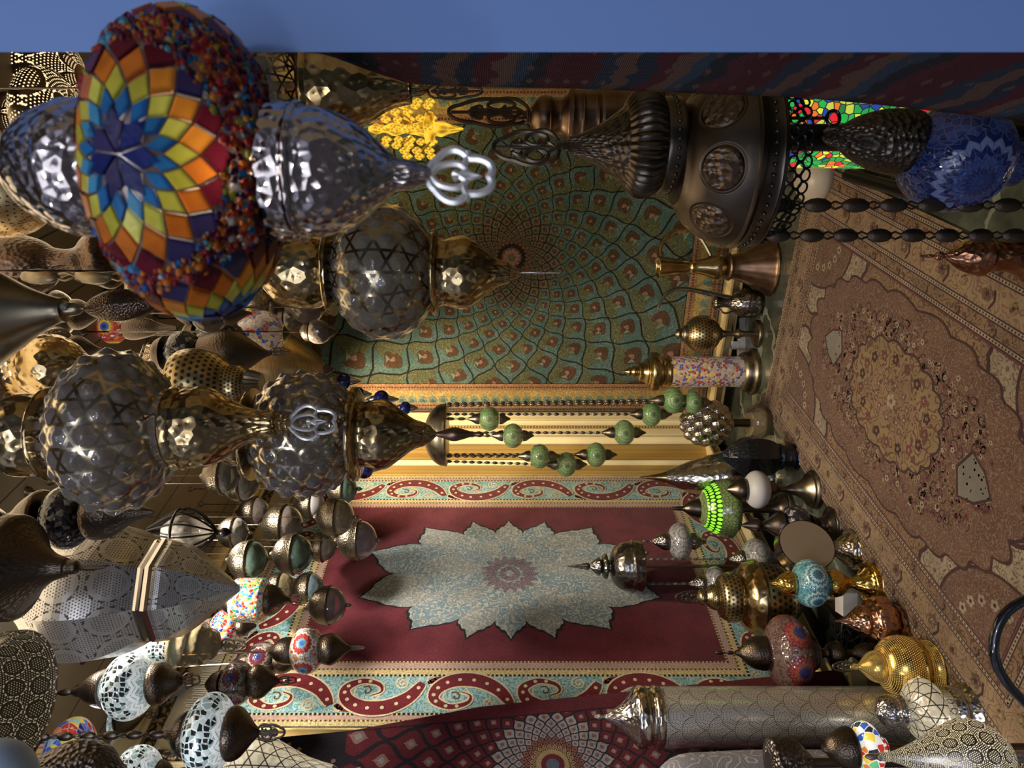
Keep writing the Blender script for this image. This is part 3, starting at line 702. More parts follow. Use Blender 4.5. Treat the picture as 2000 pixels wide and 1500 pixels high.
# -- kilim draped beside the jamb, seen almost edge-on
m = newmat('kilim_weave'); u, v = uvw()
zz = v*3.1+(ab(frac(u*4)-.5)-.25)*.10+noise(vec(u*2, v), 4., 3.)*.5+u*.5
cc = ramp(frac(zz*.5), [(.17, .03, .05), (.17, .03, .05), (.05, .085, .16), (.28, .16, .13), (.04, .07, .14), (.19, .035, .055), (.30, .18, .14), (.07, .14, .25), (.04, .05, .08), (.19, .045, .065)])
dm = (ab(frac(u*7)-.5)+ab(frac(v*14)-.5)); cc = mix(dm.lt(.22)*noise(vec(u, v), 6., 0.).gt(.5), cc, (.30, .17, .13))
cc = mix(.1, cc, (.45, .42, .45)); fb = noise(vec(u*3, v), 130., 2.); cc = mix(sstep(fb, .3, .7)*.45, cc, (.008, .006, .008))
M['kilim'] = fin(m, prin(col=cc, rough=.95, spec=.1, nor=bump(fb+sin(v*900)*.3, 1., .004)))
edge = [(560, 100), (640, 106), (720, 138), (800, 164), (900, 169), (1000, 171), (1100, 172), (1250, 178), (1400, 184), (1550, 190), (1700, 203), (1850, 220), (2000, 236), (2300, 262), (2560, 290)]
b = MB(); NR = 60; NC = 22
for i in range(NR+1):
    px = 560+(2520-560)*i/NR
    for (x0, y0), (x1, y1) in zip(edge, edge[1:]):
        if x0 <= px <= x1: py = y0+(y1-y0)*(px-x0)/(x1-x0)
    dF = .66+.50*min(1, max(0, (py-100)/150))**.7
    z = CAMZ-(px-HX)/F*dF
    pN = FW*.60+RT*.335; pF = FW*dF+RT*((750-py)/F*dF)
    for k in range(NC+1):
        t = k/NC; p = pN.lerp(pF, t)+RT*(.012*math.sin(t*9+z*3)*(1-t)*(.4+t)+.05*t*(1-t)) + Vector((0, 0, max(z, .004)))
        b.v.append(tuple(p))
for i in range(NR):
    for k in range(NC):
        q = [i*(NC+1)+k, i*(NC+1)+k+1, (i+1)*(NC+1)+k+1, (i+1)*(NC+1)+k]
        b.face(q, [(k/NC, i/NR*4), ((k+1)/NC, i/NR*4), ((k+1)/NC, (i+1)/NR*4), (k/NC, (i+1)/NR*4)])
kl = b.build('kilim', M['kilim']); tag(kl, 'dark red and blue striped kilim draped beside the blue door jamb', 'rug')
md = kl.modifiers.new('thick', 'SOLIDIFY'); md.thickness = .008; md.offset = -1
# ---------------------------------------------------------------- turned things, measured in photo pixels at their own depth
class T:
    def __init__(s, name, label, cat, y0, d, xref=None, group=None, tilt=0.):
        s.d = d; s.s = d/F; s.y0 = y0; s.xref = floor_x(d) if xref is None else xref
        s.floor = xref is None
        o = bpy.data.objects.new(name, None); COL.objects.link(o); o.empty_display_size = .02
        o.location = at(s.xref, y0, d); tag(o, label, cat, group)
        dirc = -FW
        s.rz = math.atan2(dirc.y, dirc.x); o.rotation_euler = (-math.atan(tilt), 0, s.rz); s.o = o; s.n = 0
    def L(s, x, y=None, dep=0.):
        """pixel -> local metres; dep = px towards the camera"""
        return (dep*s.s, (s.y0-(s.y0 if y is None else y))*s.s, (s.xref-x)*s.s)
    def lathe(s, name, mat, prof, seg=44, y=None, dep=0., sub=4, parent=None, disp=None, rib=None, hard=False, smooth=True, ang=38, cap=True):
        f = 1-dep/F; y = s.y0 if y is None else 750-(750-y)*f if dep else y
        prof = [(HX+(x-HX)*f, r*f) for x, r in prof] if dep else prof
        P = prof if hard else cr(prof, sub); b = MB(); c = s.L(0, y, dep)
        b.lathe([((s.xref-x)*s.s, max(r, .02)*s.s) for x, r in P], seg, (lambda u, v: disp(u, v)*s.s) if disp else None, c[0], c[1], rib, cap)
        return b.build(name, M[mat], parent or s.o, smooth=smooth, angle=ang)
    def globe(s, name, mat, xa, xb, R, seg=56, n=26, y=None, dep=0., parent=None, disp=None, op=.42, smooth=True):
        """blown globe whose outline, seen from the shop front, runs from xa to xb; R its widest radius"""
        c = (xa+xb)/2; tb = (c-HX)/F; q2 = (R*s.s/s.d)**2/(1+tb*tb)
        h = math.sqrt(max(((xb-xa)/2)**2-(R*tb)**2, (.5*R)**2))*math.sqrt(1-q2); R *= math.sqrt(1-q2); c = HX+(c-HX)*(1-q2)
        t0 = math.asin(op); k = h/math.cos(t0)*.97
        P = [(c-k*math.cos(t0+(PI-2*t0)*i/n), R*math.sin(t0+(PI-2*t0)*i/n)) for i in range(n+1)]
        if P[0][0] > xa+2: P.insert(0, (xa, P[0][1]*.96))
        if P[-1][0] < xb-2: P.append((xb, P[-1][1]*.96))
        return s.lathe(name, mat, P, seg, y, dep, 1, parent, disp, hard=True, smooth=smooth, ang=80)
    def tube(s, name, mat, pts, r, seg=8, parent=None, closed=False, smoothp=True, flat=1.):
        P = [(p[0], p[1], p[2] if len(p) > 2 else 0) for p in pts]
        if smoothp and not closed: P = cr(P, 5)
        b = MB(); b.tube([s.L(*p) for p in P], r*s.s if not isinstance(r, (list, tuple)) else [q*s.s for q in r], seg, closed, flat)
        return b.build(name, M[mat], parent or s.o)
    def ball(s, name, mat, x, y, r, dep=0., sc3=(1, 1, 1), parent=None, seg=20, rings=12):
        b = MB(); b.ball(s.L(x, y, dep), r*s.s, seg, rings, sc3); return b.build(name, M[mat], parent or s.o)
    def finial(s, mat, xa, xb, w, y=None, t=None, name='finial', kind=0, parent=None, turn=0.):
        """openwork cast leaf from its stalk at xa to its point at xb"""
        y = s.y0 if y is None else y; t = (t or max(.9, w*.085))*1.35; b = MB(); Lx = xb-xa
        ca, sa = math.cos(turn), math.sin(turn)
        def pt(a, q): return s.L(xa+a*Lx, y+q*w*ca, q*w*sa)
        def loop(f, n=40): b.tube([pt(*f(TAU*i/n)) for i in range(n)], t*s.s, 6, True, .8)
        if kind == 0:      # pointed leaf of scallops
            def out(z):
                c = .5-.5*math.cos(z); q = math.sin(z)
                return (c, (abs(q)**.8)*(1-.45*c)*math.copysign(1, q)*(1+.16*abs(math.sin(3.2*z))))
            loop(out, 72)
            for sg in (-1, 1):
                loop(lambda z: (.34+.17*math.cos(z), sg*(.43+.30*math.sin(z))), 22)
                b.tube([pt(*p) for p in cr([(.06, 0), (.18, sg*.28), (.34, sg*.12), (.28, sg*.42)], 4)], t*s.s*.8, 6)
                b.tube([pt(*p) for p in cr([(.36, 0), (.55, sg*.10), (.60, sg*.40), (.72, sg*.22), (.66, sg*.12)], 4)], t*s.s*.8, 6)
            loop(lambda z: (.60+.15*math.cos(z), .15*math.sin(z)), 18); b.tube([pt(.05, 0), pt(.5, 0), pt(.97, 0)], t*s.s*.8, 6)
        else:              # trefoil of open loops
            def out(z):
                c = .5-.5*math.cos(z); q = math.sin(z); lob = .78+.24*abs(math.cos(z*2.5))
                return (c*(.9+.1*abs(math.cos(z*2.5))), q*lob*(1.05-.35*c))
            loop(out, 72)
            for sg in (-1, 1):
                b.tube([pt(*p) for p in cr([(.02, 0), (.16, sg*.32), (.42, sg*.42), (.56, sg*.20), (.45, 0), (.36, -sg*.10)], 5)], t*s.s*.85, 6)
                b.tube([pt(*p) for p in cr([(.50, sg*.30), (.58, sg*.70), (.56, sg*.86)], 4)], t*s.s*.85, 6)
            b.tube([pt(.36, .12), pt(.56, -.12), pt(.76, 0), pt(.56, .12), pt(.36, -.12)], t*s.s*.8, 6)
        return b.build(name, M[mat], parent or s.o)
    def chain(s, mat, xa, xb, y=None, r=7., dep=0., name='chain', parent=None, y2=None):
        """filigree links: flat dimpled ovals joined by wire loops"""
        y = s.y0 if y is None else y; y2 = y if y2 is None else y2
        f = 1-dep/F; y, y2, xa, xb = 750-(750-y)*f, 750-(750-y2)*f, HX+(xa-HX)*f, HX+(xb-HX)*f
        b = MB(); ln = r*4.5; n = max(1, int(abs(xb-xa)/ln)); st = (xb-xa)/n
        for k in range(n):
            f = lambda q: y+(y2-y)*((k+q)/n)
            x = xa+st*k
            b.ball(s.L(x+st*.36, f(.36), dep), r*s.s, 10, 6, (.55, 1., abs(st)/r*.38))
            for sg in (-1, 1): b.tube([s.L(x+st*.66, f(.66)+sg*r*.15, dep), s.L(x+st*.82, f(.82)+sg*r*.5, dep), s.L(x+st*1.0, f(1.)+sg*r*.15, dep)], r*.16*s.s, 5)
        return b.build(name, M[mat], parent or s.o)
    def hang(s, xtop, r=2.2, mat='bronze_smooth', link=0, y=None, dep=0., parent=None):
        """chain or rod from the ceiling down to xtop, with its ceiling rose"""
        y = s.y0 if y is None else y; xc = HX-(ZC-CAMZ)*F/s.d
        b = MB()
        if link: s.chain(mat, xtop, max(xc, xtop-link*40), y, link, dep, parent=parent)
        nseg = max(2, int((xtop-xc)/(r*7))); P = []; R_ = []
        for i in range(nseg+1):
            P.append(s.L(xc+(xtop-xc)*i/nseg, y, dep)); R_.append(r*s.s*(1. if i % 2 else .5))
        if link: P = [P[0], P[-1]]; R_ = [r*.4*s.s]*2
        b.tube(P, R_, 6); b.lathe([((s.xref-xc)*s.s, r*5*s.s), ((s.xref-xc)*s.s-.008, r*4*s.s), ((s.xref-xc)*s.s-.016, r*s.s)], 14, cx=P[0][0], cy=P[0][1])
        return b.build('hanging_rod', M[mat], parent or s.o)
    def foot(s, mat, x1, R, r1, name='base'):
        """stepped round foot on the floor rising to the stem at x1"""
        xf = s.xref; h = xf-x1
        return s.lathe(name, mat, [(xf, R), (xf-h*.06, R*1.02), (xf-h*.16, R*.98), (xf-h*.16, R*.98), (xf-h*.22, R*.86), (xf-h*.30, R*.84), (xf-h*.30, R*.84), (xf-h*.55, R*.5), (xf-h*.8, r1*1.25), (x1, r1)])

def hobnail(n, h):
    def f(u, v):
        a = u*n; b = v*n*.8660254; best = 9
        for i in (round(a)-1, round(a), round(a)+1):
            bj = round(b+i/2)-i/2; best = min(best, (a-i)**2+((b-bj)/.8660254)**2)
        return h*math.exp(-best/.085)
    return f

# ================================================================ hanging lamps, near
# 1 big rainbow mosaic lamp right in front of the camera
t = T('mosaic_lamp', 'large out-of-focus rainbow mosaic globe lamp hanging nearest the camera beside the blue jamb', 'lamp', 345, .45, 965, tilt=.02)
M['silver_near'] = m_metal('near_hammered_silver', (.50, .44, .42), .14, ham=34, hs=.45)
cap = t.lathe('top_cap', 'silver_near', [(-60, 12), (-20, 20), (10, 34), (30, 58), (60, 88), (100, 112), (138, 126), (152, 130), (200, 128), (240, 110)], 72)
t.lathe('neck_ring', 'silver_near', [(-60, 12), (-70, 22), (-80, 12)], 24, parent=cap)
GC, GH, GR = 385., 160., 286.
TCOL = {}
def tile(nm, c, e=0., rough=.1):
    m_ = newmat('tile_'+nm); g = noise(objc(), 60., 2.)
    cc = mix(sstep(g, .3, .7), c, tuple(q*.55 for q in c))
    tl_ = E.nt.nodes.new('ShaderNodeBsdfTranslucent'); tl_.inputs[0].default_value = c4(tuple(min(1., q*1.5) for q in c))
    fin(m_, mixsh(.42, prin(col=cc, rough=.28, spec=.25, nor=bump(noise(objc(), 140., 1.), .3, .002)), tl_.outputs[0]))
    TCOL[nm] = m_; return m_
for nm, c in (('navy', (.012, .02, .14)), ('blue', (.02, .13, .38)), ('sky', (.06, .26, .50)), ('olive', (.42, .42, .06)), ('lime', (.52, .54, .10)), ('orange', (.50, .15, .02)), ('amber', (.60, .24, .03)),
              ('maroon', (.10, .008, .02)), ('red', (.36, .03, .03)), ('white', (.45, .42, .40)), ('violet', (.035, .03, .12)), ('cyan', (.10, .30, .40)), ('gold', (.5, .3, .04))): tile(nm, c)
m = newmat('mosaic_foil'); M['mosaic_grout'] = fin(m, mixsh(.38, prin(col=(.34, .30, .30), met=.7, rough=.3), transp((.9, .85, .8))))
t.lathe('globe', 'mosaic_grout', [(GC-GH*math.cos(a), GR*math.sin(a)) for a in [.42+(PI-.84)*i/40 for i in range(41)]], 96, sub=1, hard=True, ang=80)
def sph(c, ang, ph):
    c = Vector(c).normalized(); e1 = Vector((0, 0, 1)).cross(c).normalized(); e2 = c.cross(e1)
    return (c*math.cos(ang)+(e1*math.cos(ph)*.97+e2*math.sin(ph)*1.42)*math.sin(ang)).normalized()
def gpt(n, off): # unit direction -> local metres on the oblate globe
    nn = Vector((n.x/GR, n.y/GR, n.z/GH)).normalized()
    return Vector((n.x*GR, n.y*GR, n.z*GH))*t.s+nn*off*t.s+Vector((0, 0, (t.xref-GC)*t.s))
b = MB(); names = list(TCOL); mats = [TCOL[n] for n in names]
ros = [Vector((.967, -.20, .02)), Vector((-.16, -.967, -.216)), Vector((-.95, .2, .1)), Vector((.1, .98, .1))]
RG = [0, .17, .28, .39, .52, .66, .80]
ringc = [['navy', 'navy', 'violet', 'navy'], ['blue', 'blue', 'sky', 'blue'], ['olive', 'lime', 'olive'], ['orange', 'amber', 'orange'], ['maroon', 'maroon', 'violet', 'maroon']]
for c in ros:
    for k in range(5):
        n = 7 if k == 0 else 16
        for i in range(n):
            ph = (i+.5*(k % 2)+.13)*TAU/n; dl = PI/n*.9
            q = [(RG[k]+.008, ph), (RG[k+1], ph-dl), (RG[k+2]-.012, ph), (RG[k+1], ph+dl)]
            b.m = names.index(rnd.choice(ringc[k])); tl = rnd.uniform(-2, 2)
            base = len(b.v); top = 7+rnd.uniform(-2, 2)
            for off in (0, top):
                for jx, (r_, p_) in enumerate(q):
                    mid = (sum(x[0] for x in q)/4)
                    shr = .94 if off else 1
                    rr = mid+(r_-mid)*shr; b.v.append(tuple(gpt(sph(c, rr, ph+(p_-ph)*shr), off+(tl if off and jx in (0, 1) else 0))))
            b.face([base+4+z for z in range(4)])
            for z in range(4): b.face([base+z, base+(z+1) % 4, base+4+(z+1) % 4, base+4+z])
beadc = ['red']*9+['maroon']*5+['amber']*3+['orange']*2+['blue']*2+['sky', 'cyan', 'white', 'gold', 'olive', 'navy', 'orange', 'violet']
cnt = 0
cosl = [c.normalized() for c in ros]
def inros(n, c):
    e1 = Vector((0, 0, 1)).cross(c).normalized(); e2 = c.cross(e1); q = n.dot(c)
    return q > 0 and math.hypot(n.dot(e1)/.97, n.dot(e2)/1.42)/q < math.tan(.70)
while cnt < 1700:
    z = rnd.uniform(-.91, .91); a = rnd.uniform(-2.2, 1.6); n = Vector((math.sqrt(1-z*z)*math.cos(a), math.sqrt(1-z*z)*math.sin(a), z))
    if any(inros(n, c) for c in cosl): continue
    b.m = names.index(rnd.choice(beadc)); big = rnd.random() < .12
    b.ball(gpt(n, 2), (rnd.uniform(8, 12) if big else rnd.uniform(5, 8))*t.s, 6, 4, (1, 1, .8)); cnt += 1
b.build('mosaic_tiles', mats, t.o, smooth=True, angle=50)
t.lathe('bottom_cap', 'silver_near', [(522, 118), (528, 122), (536, 130), (560, 131), (580, 129), (588, 133), (597, 130), (597, 130), (602, 124), (640, 119), (690, 100), (735, 66), (766, 40), (770, 37), (770, 37), (772, 33), (800, 29), (812, 25), (812, 25), (820, 21), (836, 17), (842, 8)], 72)
t.finial('finial_silver', 838, 968, 56, t=6.2, kind=1)
t.hang(-75, 5)
l = bpy.data.lights.new('rainbow_lamp_bulb', 'POINT'); l.energy = .13; l.color = (1, .84, .6); l.shadow_soft_size = .012
o = bpy.data.objects.new('rainbow_lamp_bulb', l); COL.objects.link(o); o.location = at(396, 326, .45-.052)

# 2-4 the smoky hobnail trio
def hob(name_lbl, d, y0, tilt, g, R, prof_top, prof_bot, fin_, mat='smoke', n=22, h=9, fk=0):
    t = T('glass_pendant_lamp', name_lbl, 'lamp', y0, d, fin_[1], tilt=tilt, group='smoky glass lamps with brass caps')
    t.lathe('top_cap', 'brass', prof_top, 56); t.hang(prof_top[0][0]+2, 3)
    t.globe('globe', mat, g[0], g[1], R, 176, 84, disp=hobnail(n, h) if h else None, op=.46)
    t.lathe('bottom_cap', 'brass', prof_bot, 60)
    if fk == 2: t.lathe('finial', 'copper_brown', fin_[2], 14)
    else: t.finial('finial_silver', fin_[0], fin_[1], fin_[2], kind=1, turn=1.45 if fk == 3 else .1)
    return t
t = hob('smoky hobnail glass lamp hanging low, second largest globe after the rainbow one', 1.12, 822, -.046, (88, 352), 156,
    [(-95, 10), (-30, 40), (5, 66), (35, 80), (70, 80), (96, 68), (100, 90), (108, 92)],
    [(338, 70), (342, 82), (358, 82), (364, 78), (364, 78), (398, 79), (425, 70), (465, 44), (498, 30), (533, 25), (536, 22), (536, 22), (538, 17), (543, 20), (548, 16), (553, 19), (558, 14), (562, 16), (568, 7)],
    (566, 660, 36))
t = hob('smoky hobnail glass lamp hanging in front of the gilded room corner', 1.36, 848, .0, (486, 698), 121,
    [(372, 10), (420, 40), (450, 60), (474, 60), (486, 52), (489, 86), (496, 90)],
    [(690, 92), (697, 92), (703, 84), (703, 84), (706, 66), (716, 64), (738, 69), (758, 66), (783, 48), (806, 31), (826, 24), (830, 23), (830, 23), (834, 19), (840, 17), (846, 10), (852, 5)],
    (850, 952, [(850, 4), (862, 7), (885, 14), (905, 10), (925, 4), (938, 5), (945, 2)]), fk=2)
t = hob('ribbed smoky glass lamp hanging in front of the green wall rug', 1.30, 533, .004, (650, 848), 130,
    [(470, 10), (510, 30), (535, 56), (552, 68), (585, 72), (618, 71), (640, 62), (642, 82), (652, 86)],
    [(845, 82), (850, 84), (856, 76), (856, 76), (858, 67), (870, 64), (884, 68), (906, 71), (930, 60), (955, 39), (975, 26), (990, 22), (994, 20), (994, 20), (996, 15), (1004, 12), (1012, 9), (1018, 4)],
    (1016, 1098, 13), mat='smoke_flat', n=20, h=5, fk=3)
# same family, at the top left corner of the upright view of the trio
t = T('glass_pendant_lamp', 'ribbed smoky glass lamp cut by the picture edge above the hobnail pair', 'lamp', 715, 1.55, 200)
t.globe('globe', 'smoke', -95, 40, 110, 90, 40, disp=hobnail(22, 5)); t.hang(-100, 3)
t.lathe('bottom_cap', 'brass', [(36, 66), (42, 60), (62, 56), (80, 60), (110, 62), (140, 48), (165, 26), (180, 18), (184, 10), (200, 4)], 48)
# right-hand fretwork lamp beside the kilim
t = T('glass_pendant_lamp', 'dark star-fretwork glass lamp hanging beside the kilim, stone set above its finial', 'lamp', 172, 1.38, 942)
t.globe('globe', 'smoke_flat', 480, 602, 108, 90, 36); t.hang(440, 3)
t.lathe('top_cap', 'brass_smooth', [(438, 10), (455, 40), (470, 60), (482, 66)], 40)
t.lathe('bottom_cap', 'brass', [(598, 84), (606, 92), (616, 88), (616, 88), (628, 90), (650, 88), (690, 78), (725, 60), (760, 40), (796, 31), (802, 30), (802, 30), (806, 17), (822, 15), (834, 7), (838, 4)], 60)
t.ball('stone', 'green_glass', 810, 184, 6, 13); t.finial('bronze', 836, 942, 17, y=178, t=1.7)

# ================================================================ top-left cluster
t = T('pierced_lamp', 'pierced brass drum lamp, lit, at the top beside the blue jamb', 'lamp', 150, 1.95, 160)
t.lathe('shade', 'lit_pierced', [(-160, 40), (-120, 74), (-40, 84), (60, 84), (130, 70), (160, 20)], 60); t.hang(-158, 3)
t = T('pierced_lamp', 'round pierced lit lamp hanging half behind the rainbow lamp cap', 'lamp', 232, 1.62, 172)
t.globe('shade', 'lit_pierced', 20, 165, 96, 60, 24); t.hang(12, 3); t.lathe('top_cap', 'bronze_brown', [(-10, 14), (0, 40), (22, 50), (30, 45)])
t = T('pierced_lamp', 'tan pierced shade with dotted flower rings hanging left of the rainbow lamp', 'lamp', 402, 1.35, 96, tilt=.30)
t.lathe('shade', 'panel_pierced', [(-190, 20), (-150, 60), (-80, 95), (0, 92), (60, 66), (96, 20)], 48); t.hang(-188, 3)
t = T('bell_lamp', 'brown bronze bell lamp with flaring lip beside the tan pierced shade', 'lamp', 500, 1.7, 250, tilt=-.1)
t.lathe('body', 'bronze_brown', [(-60, 20), (-20, 58), (30, 66), (80, 50), (110, 30), (150, 26), (180, 48), (210, 60), (228, 40), (250, 12)], 48); t.hang(-58, 3)
t = T('pendant_lamp', 'smooth brass pear-shaped lamp with a clear stone above a leaf finial', 'lamp', 592, 1.18, 312, tilt=-.07)
t.lathe('body', 'antique', [(-220, 60), (-150, 130), (-80, 128), (0, 84), (60, 48), (108, 27), (126, 24), (126, 24), (130, 15), (150, 12), (160, 6), (166, 4)], 64); t.hang(-216, 3)
t.ball('stone', 'clear', 134, 588, 8, 14); t.lathe('finial', 'bronze_brown', [(164, 4), (185, 18), (225, 30), (265, 27), (300, 12), (312, 3)], 16, rib=(10, .12))
t = T('pendant_chain', 'chain of flat oval filigree links hanging near the pear-shaped brass lamp', 'chain', 540, 1.5, 250)
t.chain('antique', 40, 250, 540, 16); t.hang(42, 1.5)
t = T('mosaic_lamp', 'small rainbow mosaic ball lamp glowing in the gap above the hobnail globe', 'lamp', 640, 2.25, 345)
t.globe('globe', 'mosaic_rainbow', 190, 250, 32); t.lathe('bottom_cap', 'bronze', [(247, 22), (262, 24), (290, 18), (315, 8), (345, 3)]); t.lathe('top_cap', 'bronze', [(160, 6), (176, 16), (192, 22)]); t.hang(162, 2)
t = T('lantern', 'amber-brown hexagonal lantern with cross-shaped holes behind the hobnail globe', 'lantern', 712, 2.2, 372)
t.lathe('body', 'lit_pierced', [(290, 30), (296, 44), (368, 44), (372, 20)], 6, hard=True, smooth=False); t.hang(288, 2); t.lathe('roof', 'antique', [(262, 6), (280, 26), (292, 46)], 6, hard=True, smooth=False)
t = T('pierced_lamp', 'antique brass pierced dome lamp with ribbed neck behind the hobnail pair', 'lamp', 752, 1.70, 512)
t.lathe('dome', 'antique_pierced', [(330, 20), (345, 62), (380, 72), (420, 62), (446, 42)], 56); t.lathe('neck', 'antique_pierced', [(444, 44), (452, 40), (470, 38), (485, 26)], 40); t.lathe('spout', 'antique', [(484, 27), (495, 25), (512, 20)], 40, rib=(20, .15)); t.hang(332, 2)
t = T('pendant_lamp', 'dark bronze teardrop lamp with tiny openwork finial before the amber shade', 'lamp', 690, 2.0, 566)
t.lathe('body', 'bronze', [(395, 34), (430, 44), (462, 43), (492, 26), (515, 10), (530, 4)], 40); t.globe('globe', 'mosaic_dark', 320, 398, 44); t.lathe('top_cap', 'bronze', [(296, 6), (306, 26), (322, 34)]); t.hang(298, 2); t.finial('bronze', 529, 566, 9, y=687, t=1.2)
t = T('pendant_lamp', 'dark mirror-dotted globe lamp just above the teardrop lamp', 'lamp', 655, 2.3, 480)
t.globe('globe', 'mosaic_dark', 380, 470, 40); t.lathe('top_cap', 'bronze', [(355, 6), (368, 24), (384, 28)]); t.hang(357, 2); t.lathe('bottom_cap', 'bronze', [(468, 18), (474, 10), (480, 3)])
m = newmat('brushed_amber'); u, v = uvw()
M['brushed'] = fin(m, prin(col=mix(sstep(noise(vec(u*3, v*60), 5., 3.), .3, .7), (.62, .42, .18), (.38, .27, .13)), met=.75, rough=.3, coat=.3))
t = T('lamp_shade', 'large brushed amber cone lamp pointing down behind the corner hobnail lamp', 'lamp', 722, 2.85, 652)
t.lathe('shade', 'brushed', [(440, 40), (470, 74), (520, 80), (570, 68), (612, 38), (634, 12)], 56); t.lathe('tip', 'bronze', [(630, 12), (640, 9), (652, 3)]); t.hang(442, 2)
t = T('mosaic_lamp', 'mosaic lamp on pinkish ground behind the rainbow lamp lower rim', 'lamp', 652, 2.45, 566)
t.globe('globe', 'mosaic_cyl', 462, 556, 46); t.lathe('top_cap', 'bronze', [(440, 5), (452, 20), (466, 26)]); t.lathe('bottom_cap', 'bronze', [(552, 20), (560, 10), (566, 3)]); t.hang(442, 2)
for (x, y, r, dd, lb) in ((600, 600, 32, 2.38, 'clear glass ball lamp tucked under the rainbow lamp, nearest the ribbed globe'), (622, 648, 24, 2.15, 'small clear glass ball lamp beside the leaf-scale rug edge'), (574, 622, 24, 2.6, 'smoky clear ball lamp between the mosaic lamp and the ribbed globe')):
    t = T('glass_ball_lamp', lb, 'lamp', y, dd, x+r+14, group='clear glass ball lamps')
    t.globe('globe', 'brown_glass', x-r, x+r, r, 32, 16); t.lathe('cap', 'bronze', [(x-r-12, 4), (x-r-4, 16), (x-r+6, 19)]); t.hang(x-r-11, 2); t.lathe('bottom_knob', 'bronze', [(x+r-3, 12), (x+r+4, 8), (x+r+14, 2)])
# amber crystal chandelier
t = T('crystal_chandelier', 'lit amber crystal chandelier beside the gilded rug border', 'chandelier', 252, 2.75, 905)
t.hang(722, 2)
t.lathe('body', 'amber_lit', [(720, 4), (735, 10), (750, 7), (770, 13), (790, 8), (805, 10), (828, 16), (832, 30), (846, 31), (850, 14), (862, 15), (880, 9), (905, 2)], 20)
for lv, R, xa in ((0, 52, 812), (1, 32, 770)):
    for k in range(7 if lv == 0 else 5):
        a = TAU*k/(7 if lv == 0 else 5)+.3; yy = 252+R*math.sin(a); dp = R*math.cos(a)
        arm = t.tube('arm', 'gold', [(xa+22, 252, 0), (xa+32, 252+R*.5*math.sin(a), dp*.5), (xa+10, yy, dp), (xa, yy, dp)], 1.8, 6)
        b = MB(); c = t.L(0, yy, dp)
        for q in (0, 1, 2):
            xx = xa-30+q*24; b.lathe([((t.xref-xx)*t.s, 1*t.s), ((t.xref-xx-6)*t.s, 7*t.s), ((t.xref-xx-12)*t.s, 8*t.s), ((t.xref-xx-21)*t.s, 1*t.s)], 8, cx=c[0], cy=c[1])
        b.build('crystal', M['amber_lit'], arm, smooth=False)

# ================================================================ left cluster
t = T('octagonal_lantern', 'big pierced silver faceted lantern with a pointed cone base, hanging at left', 'lantern', 1150, 1.7, 470, tilt=-.01)
t.lathe('body', 'silver_pierced', [(20, 34), (60, 66), (95, 104), (140, 134), (185, 140), (230, 133), (275, 114), (307, 92)], 8, sub=3, smooth=False)
t.o.rotation_euler.z += PI/8+.29
t.lathe('waist_ring', 'silver_smooth', [(305, 92), (308, 99), (314, 101), (318, 93), (322, 101), (330, 103), (334, 96)], 8, hard=True, smooth=False)
t.lathe('cone', 'silver_pierced', [(333, 97), (350, 96), (385, 74), (420, 44), (450, 20), (468, 5)], 8, sub=3, smooth=False)
t.lathe('top_cap', 'silver_warm', [(-60, 8), (-20, 30), (20, 36)], 24); t.hang(-58, 4)
def small(label, y0, d, tilt, top, g, R, bot, mat, metal='bronze', fin_=None, link=0, name='mosaic_lamp', fk=0, cat='lamp', rod=2.2, group=None):
    t = T(name, label, cat, y0, d, fin_[1] if fin_ else bot[-1][0], tilt=tilt, group=group)
    t.lathe('top_cap', metal, top); t.globe('globe', mat, g[0], g[1], R); t.lathe('bottom_cap', metal, bot); t.hang(top[0][0]+1, rod, link=link)
    if fin_: t.finial(metal, fin_[0], fin_[1], fin_[2], kind=fk, t=max(1.1, fin_[2]*.1))
    return t
small('lit white mosaic globe lamp with trefoil finial, just under the silver lantern', 1326, 1.83, -.10, [(140, 6), (156, 12), (172, 24), (190, 33), (204, 36)], (196, 306), 63,
      [(296, 34), (302, 40), (318, 38), (330, 27), (342, 20), (352, 14), (356, 6)], 'mosaic_white', fin_=(354, 392, 15), fk=1, link=7, group='lit white mosaic lamps')
small('lit white mosaic globe lamp half behind another white one', 1392, 2.34, -.08, [(98, 8), (118, 16), (138, 34), (152, 40)], (146, 244), 56, [(236, 34), (246, 36), (262, 26), (276, 12), (284, 4)], 'mosaic_white', fin_=(282, 308, 10), fk=1, group='lit white mosaic lamps')
small('lit white mosaic globe lamp hanging lowest and largest of the white ones', 1430, 1.55, -.02, [(322, 8), (332, 14), (348, 34), (362, 42), (368, 40)], (354, 462), 76, [(444, 44), (452, 50), (468, 46), (482, 32), (492, 20), (500, 12), (506, 6)], 'mosaic_white', fin_=(503, 556, 18), link=9, group='lit white mosaic lamps')
small('pale white mosaic globe lamp cut by the left edge of the upright view', 1516, 1.66, 0, [(190, 8), (205, 24), (222, 32)], (214, 318), 56, [(310, 30), (325, 24), (340, 8)], 'mosaic_white', group='lit white mosaic lamps')
small('blue-centred clear mosaic lamp hanging lowest on the dark red rug', 1265, 2.15, -.04, [(528, 8), (545, 22), (562, 26), (574, 24)], (566, 632), 45, [(626, 26), (634, 28), (648, 30), (662, 22), (675, 10), (684, 4)], 'mosaic_rb', fin_=(682, 712, 4), group='red and blue mosaic lamps')
small('dark red and blue mosaic lamp next above the blue-centred clear one', 1287, 2.35, -.06, [(455, 6), (470, 18), (486, 22)], (480, 545), 38, [(538, 22), (550, 25), (566, 20), (580, 8), (588, 3)], 'mosaic_dark_rb', fin_=(586, 606, 5), group='red and blue mosaic lamps')
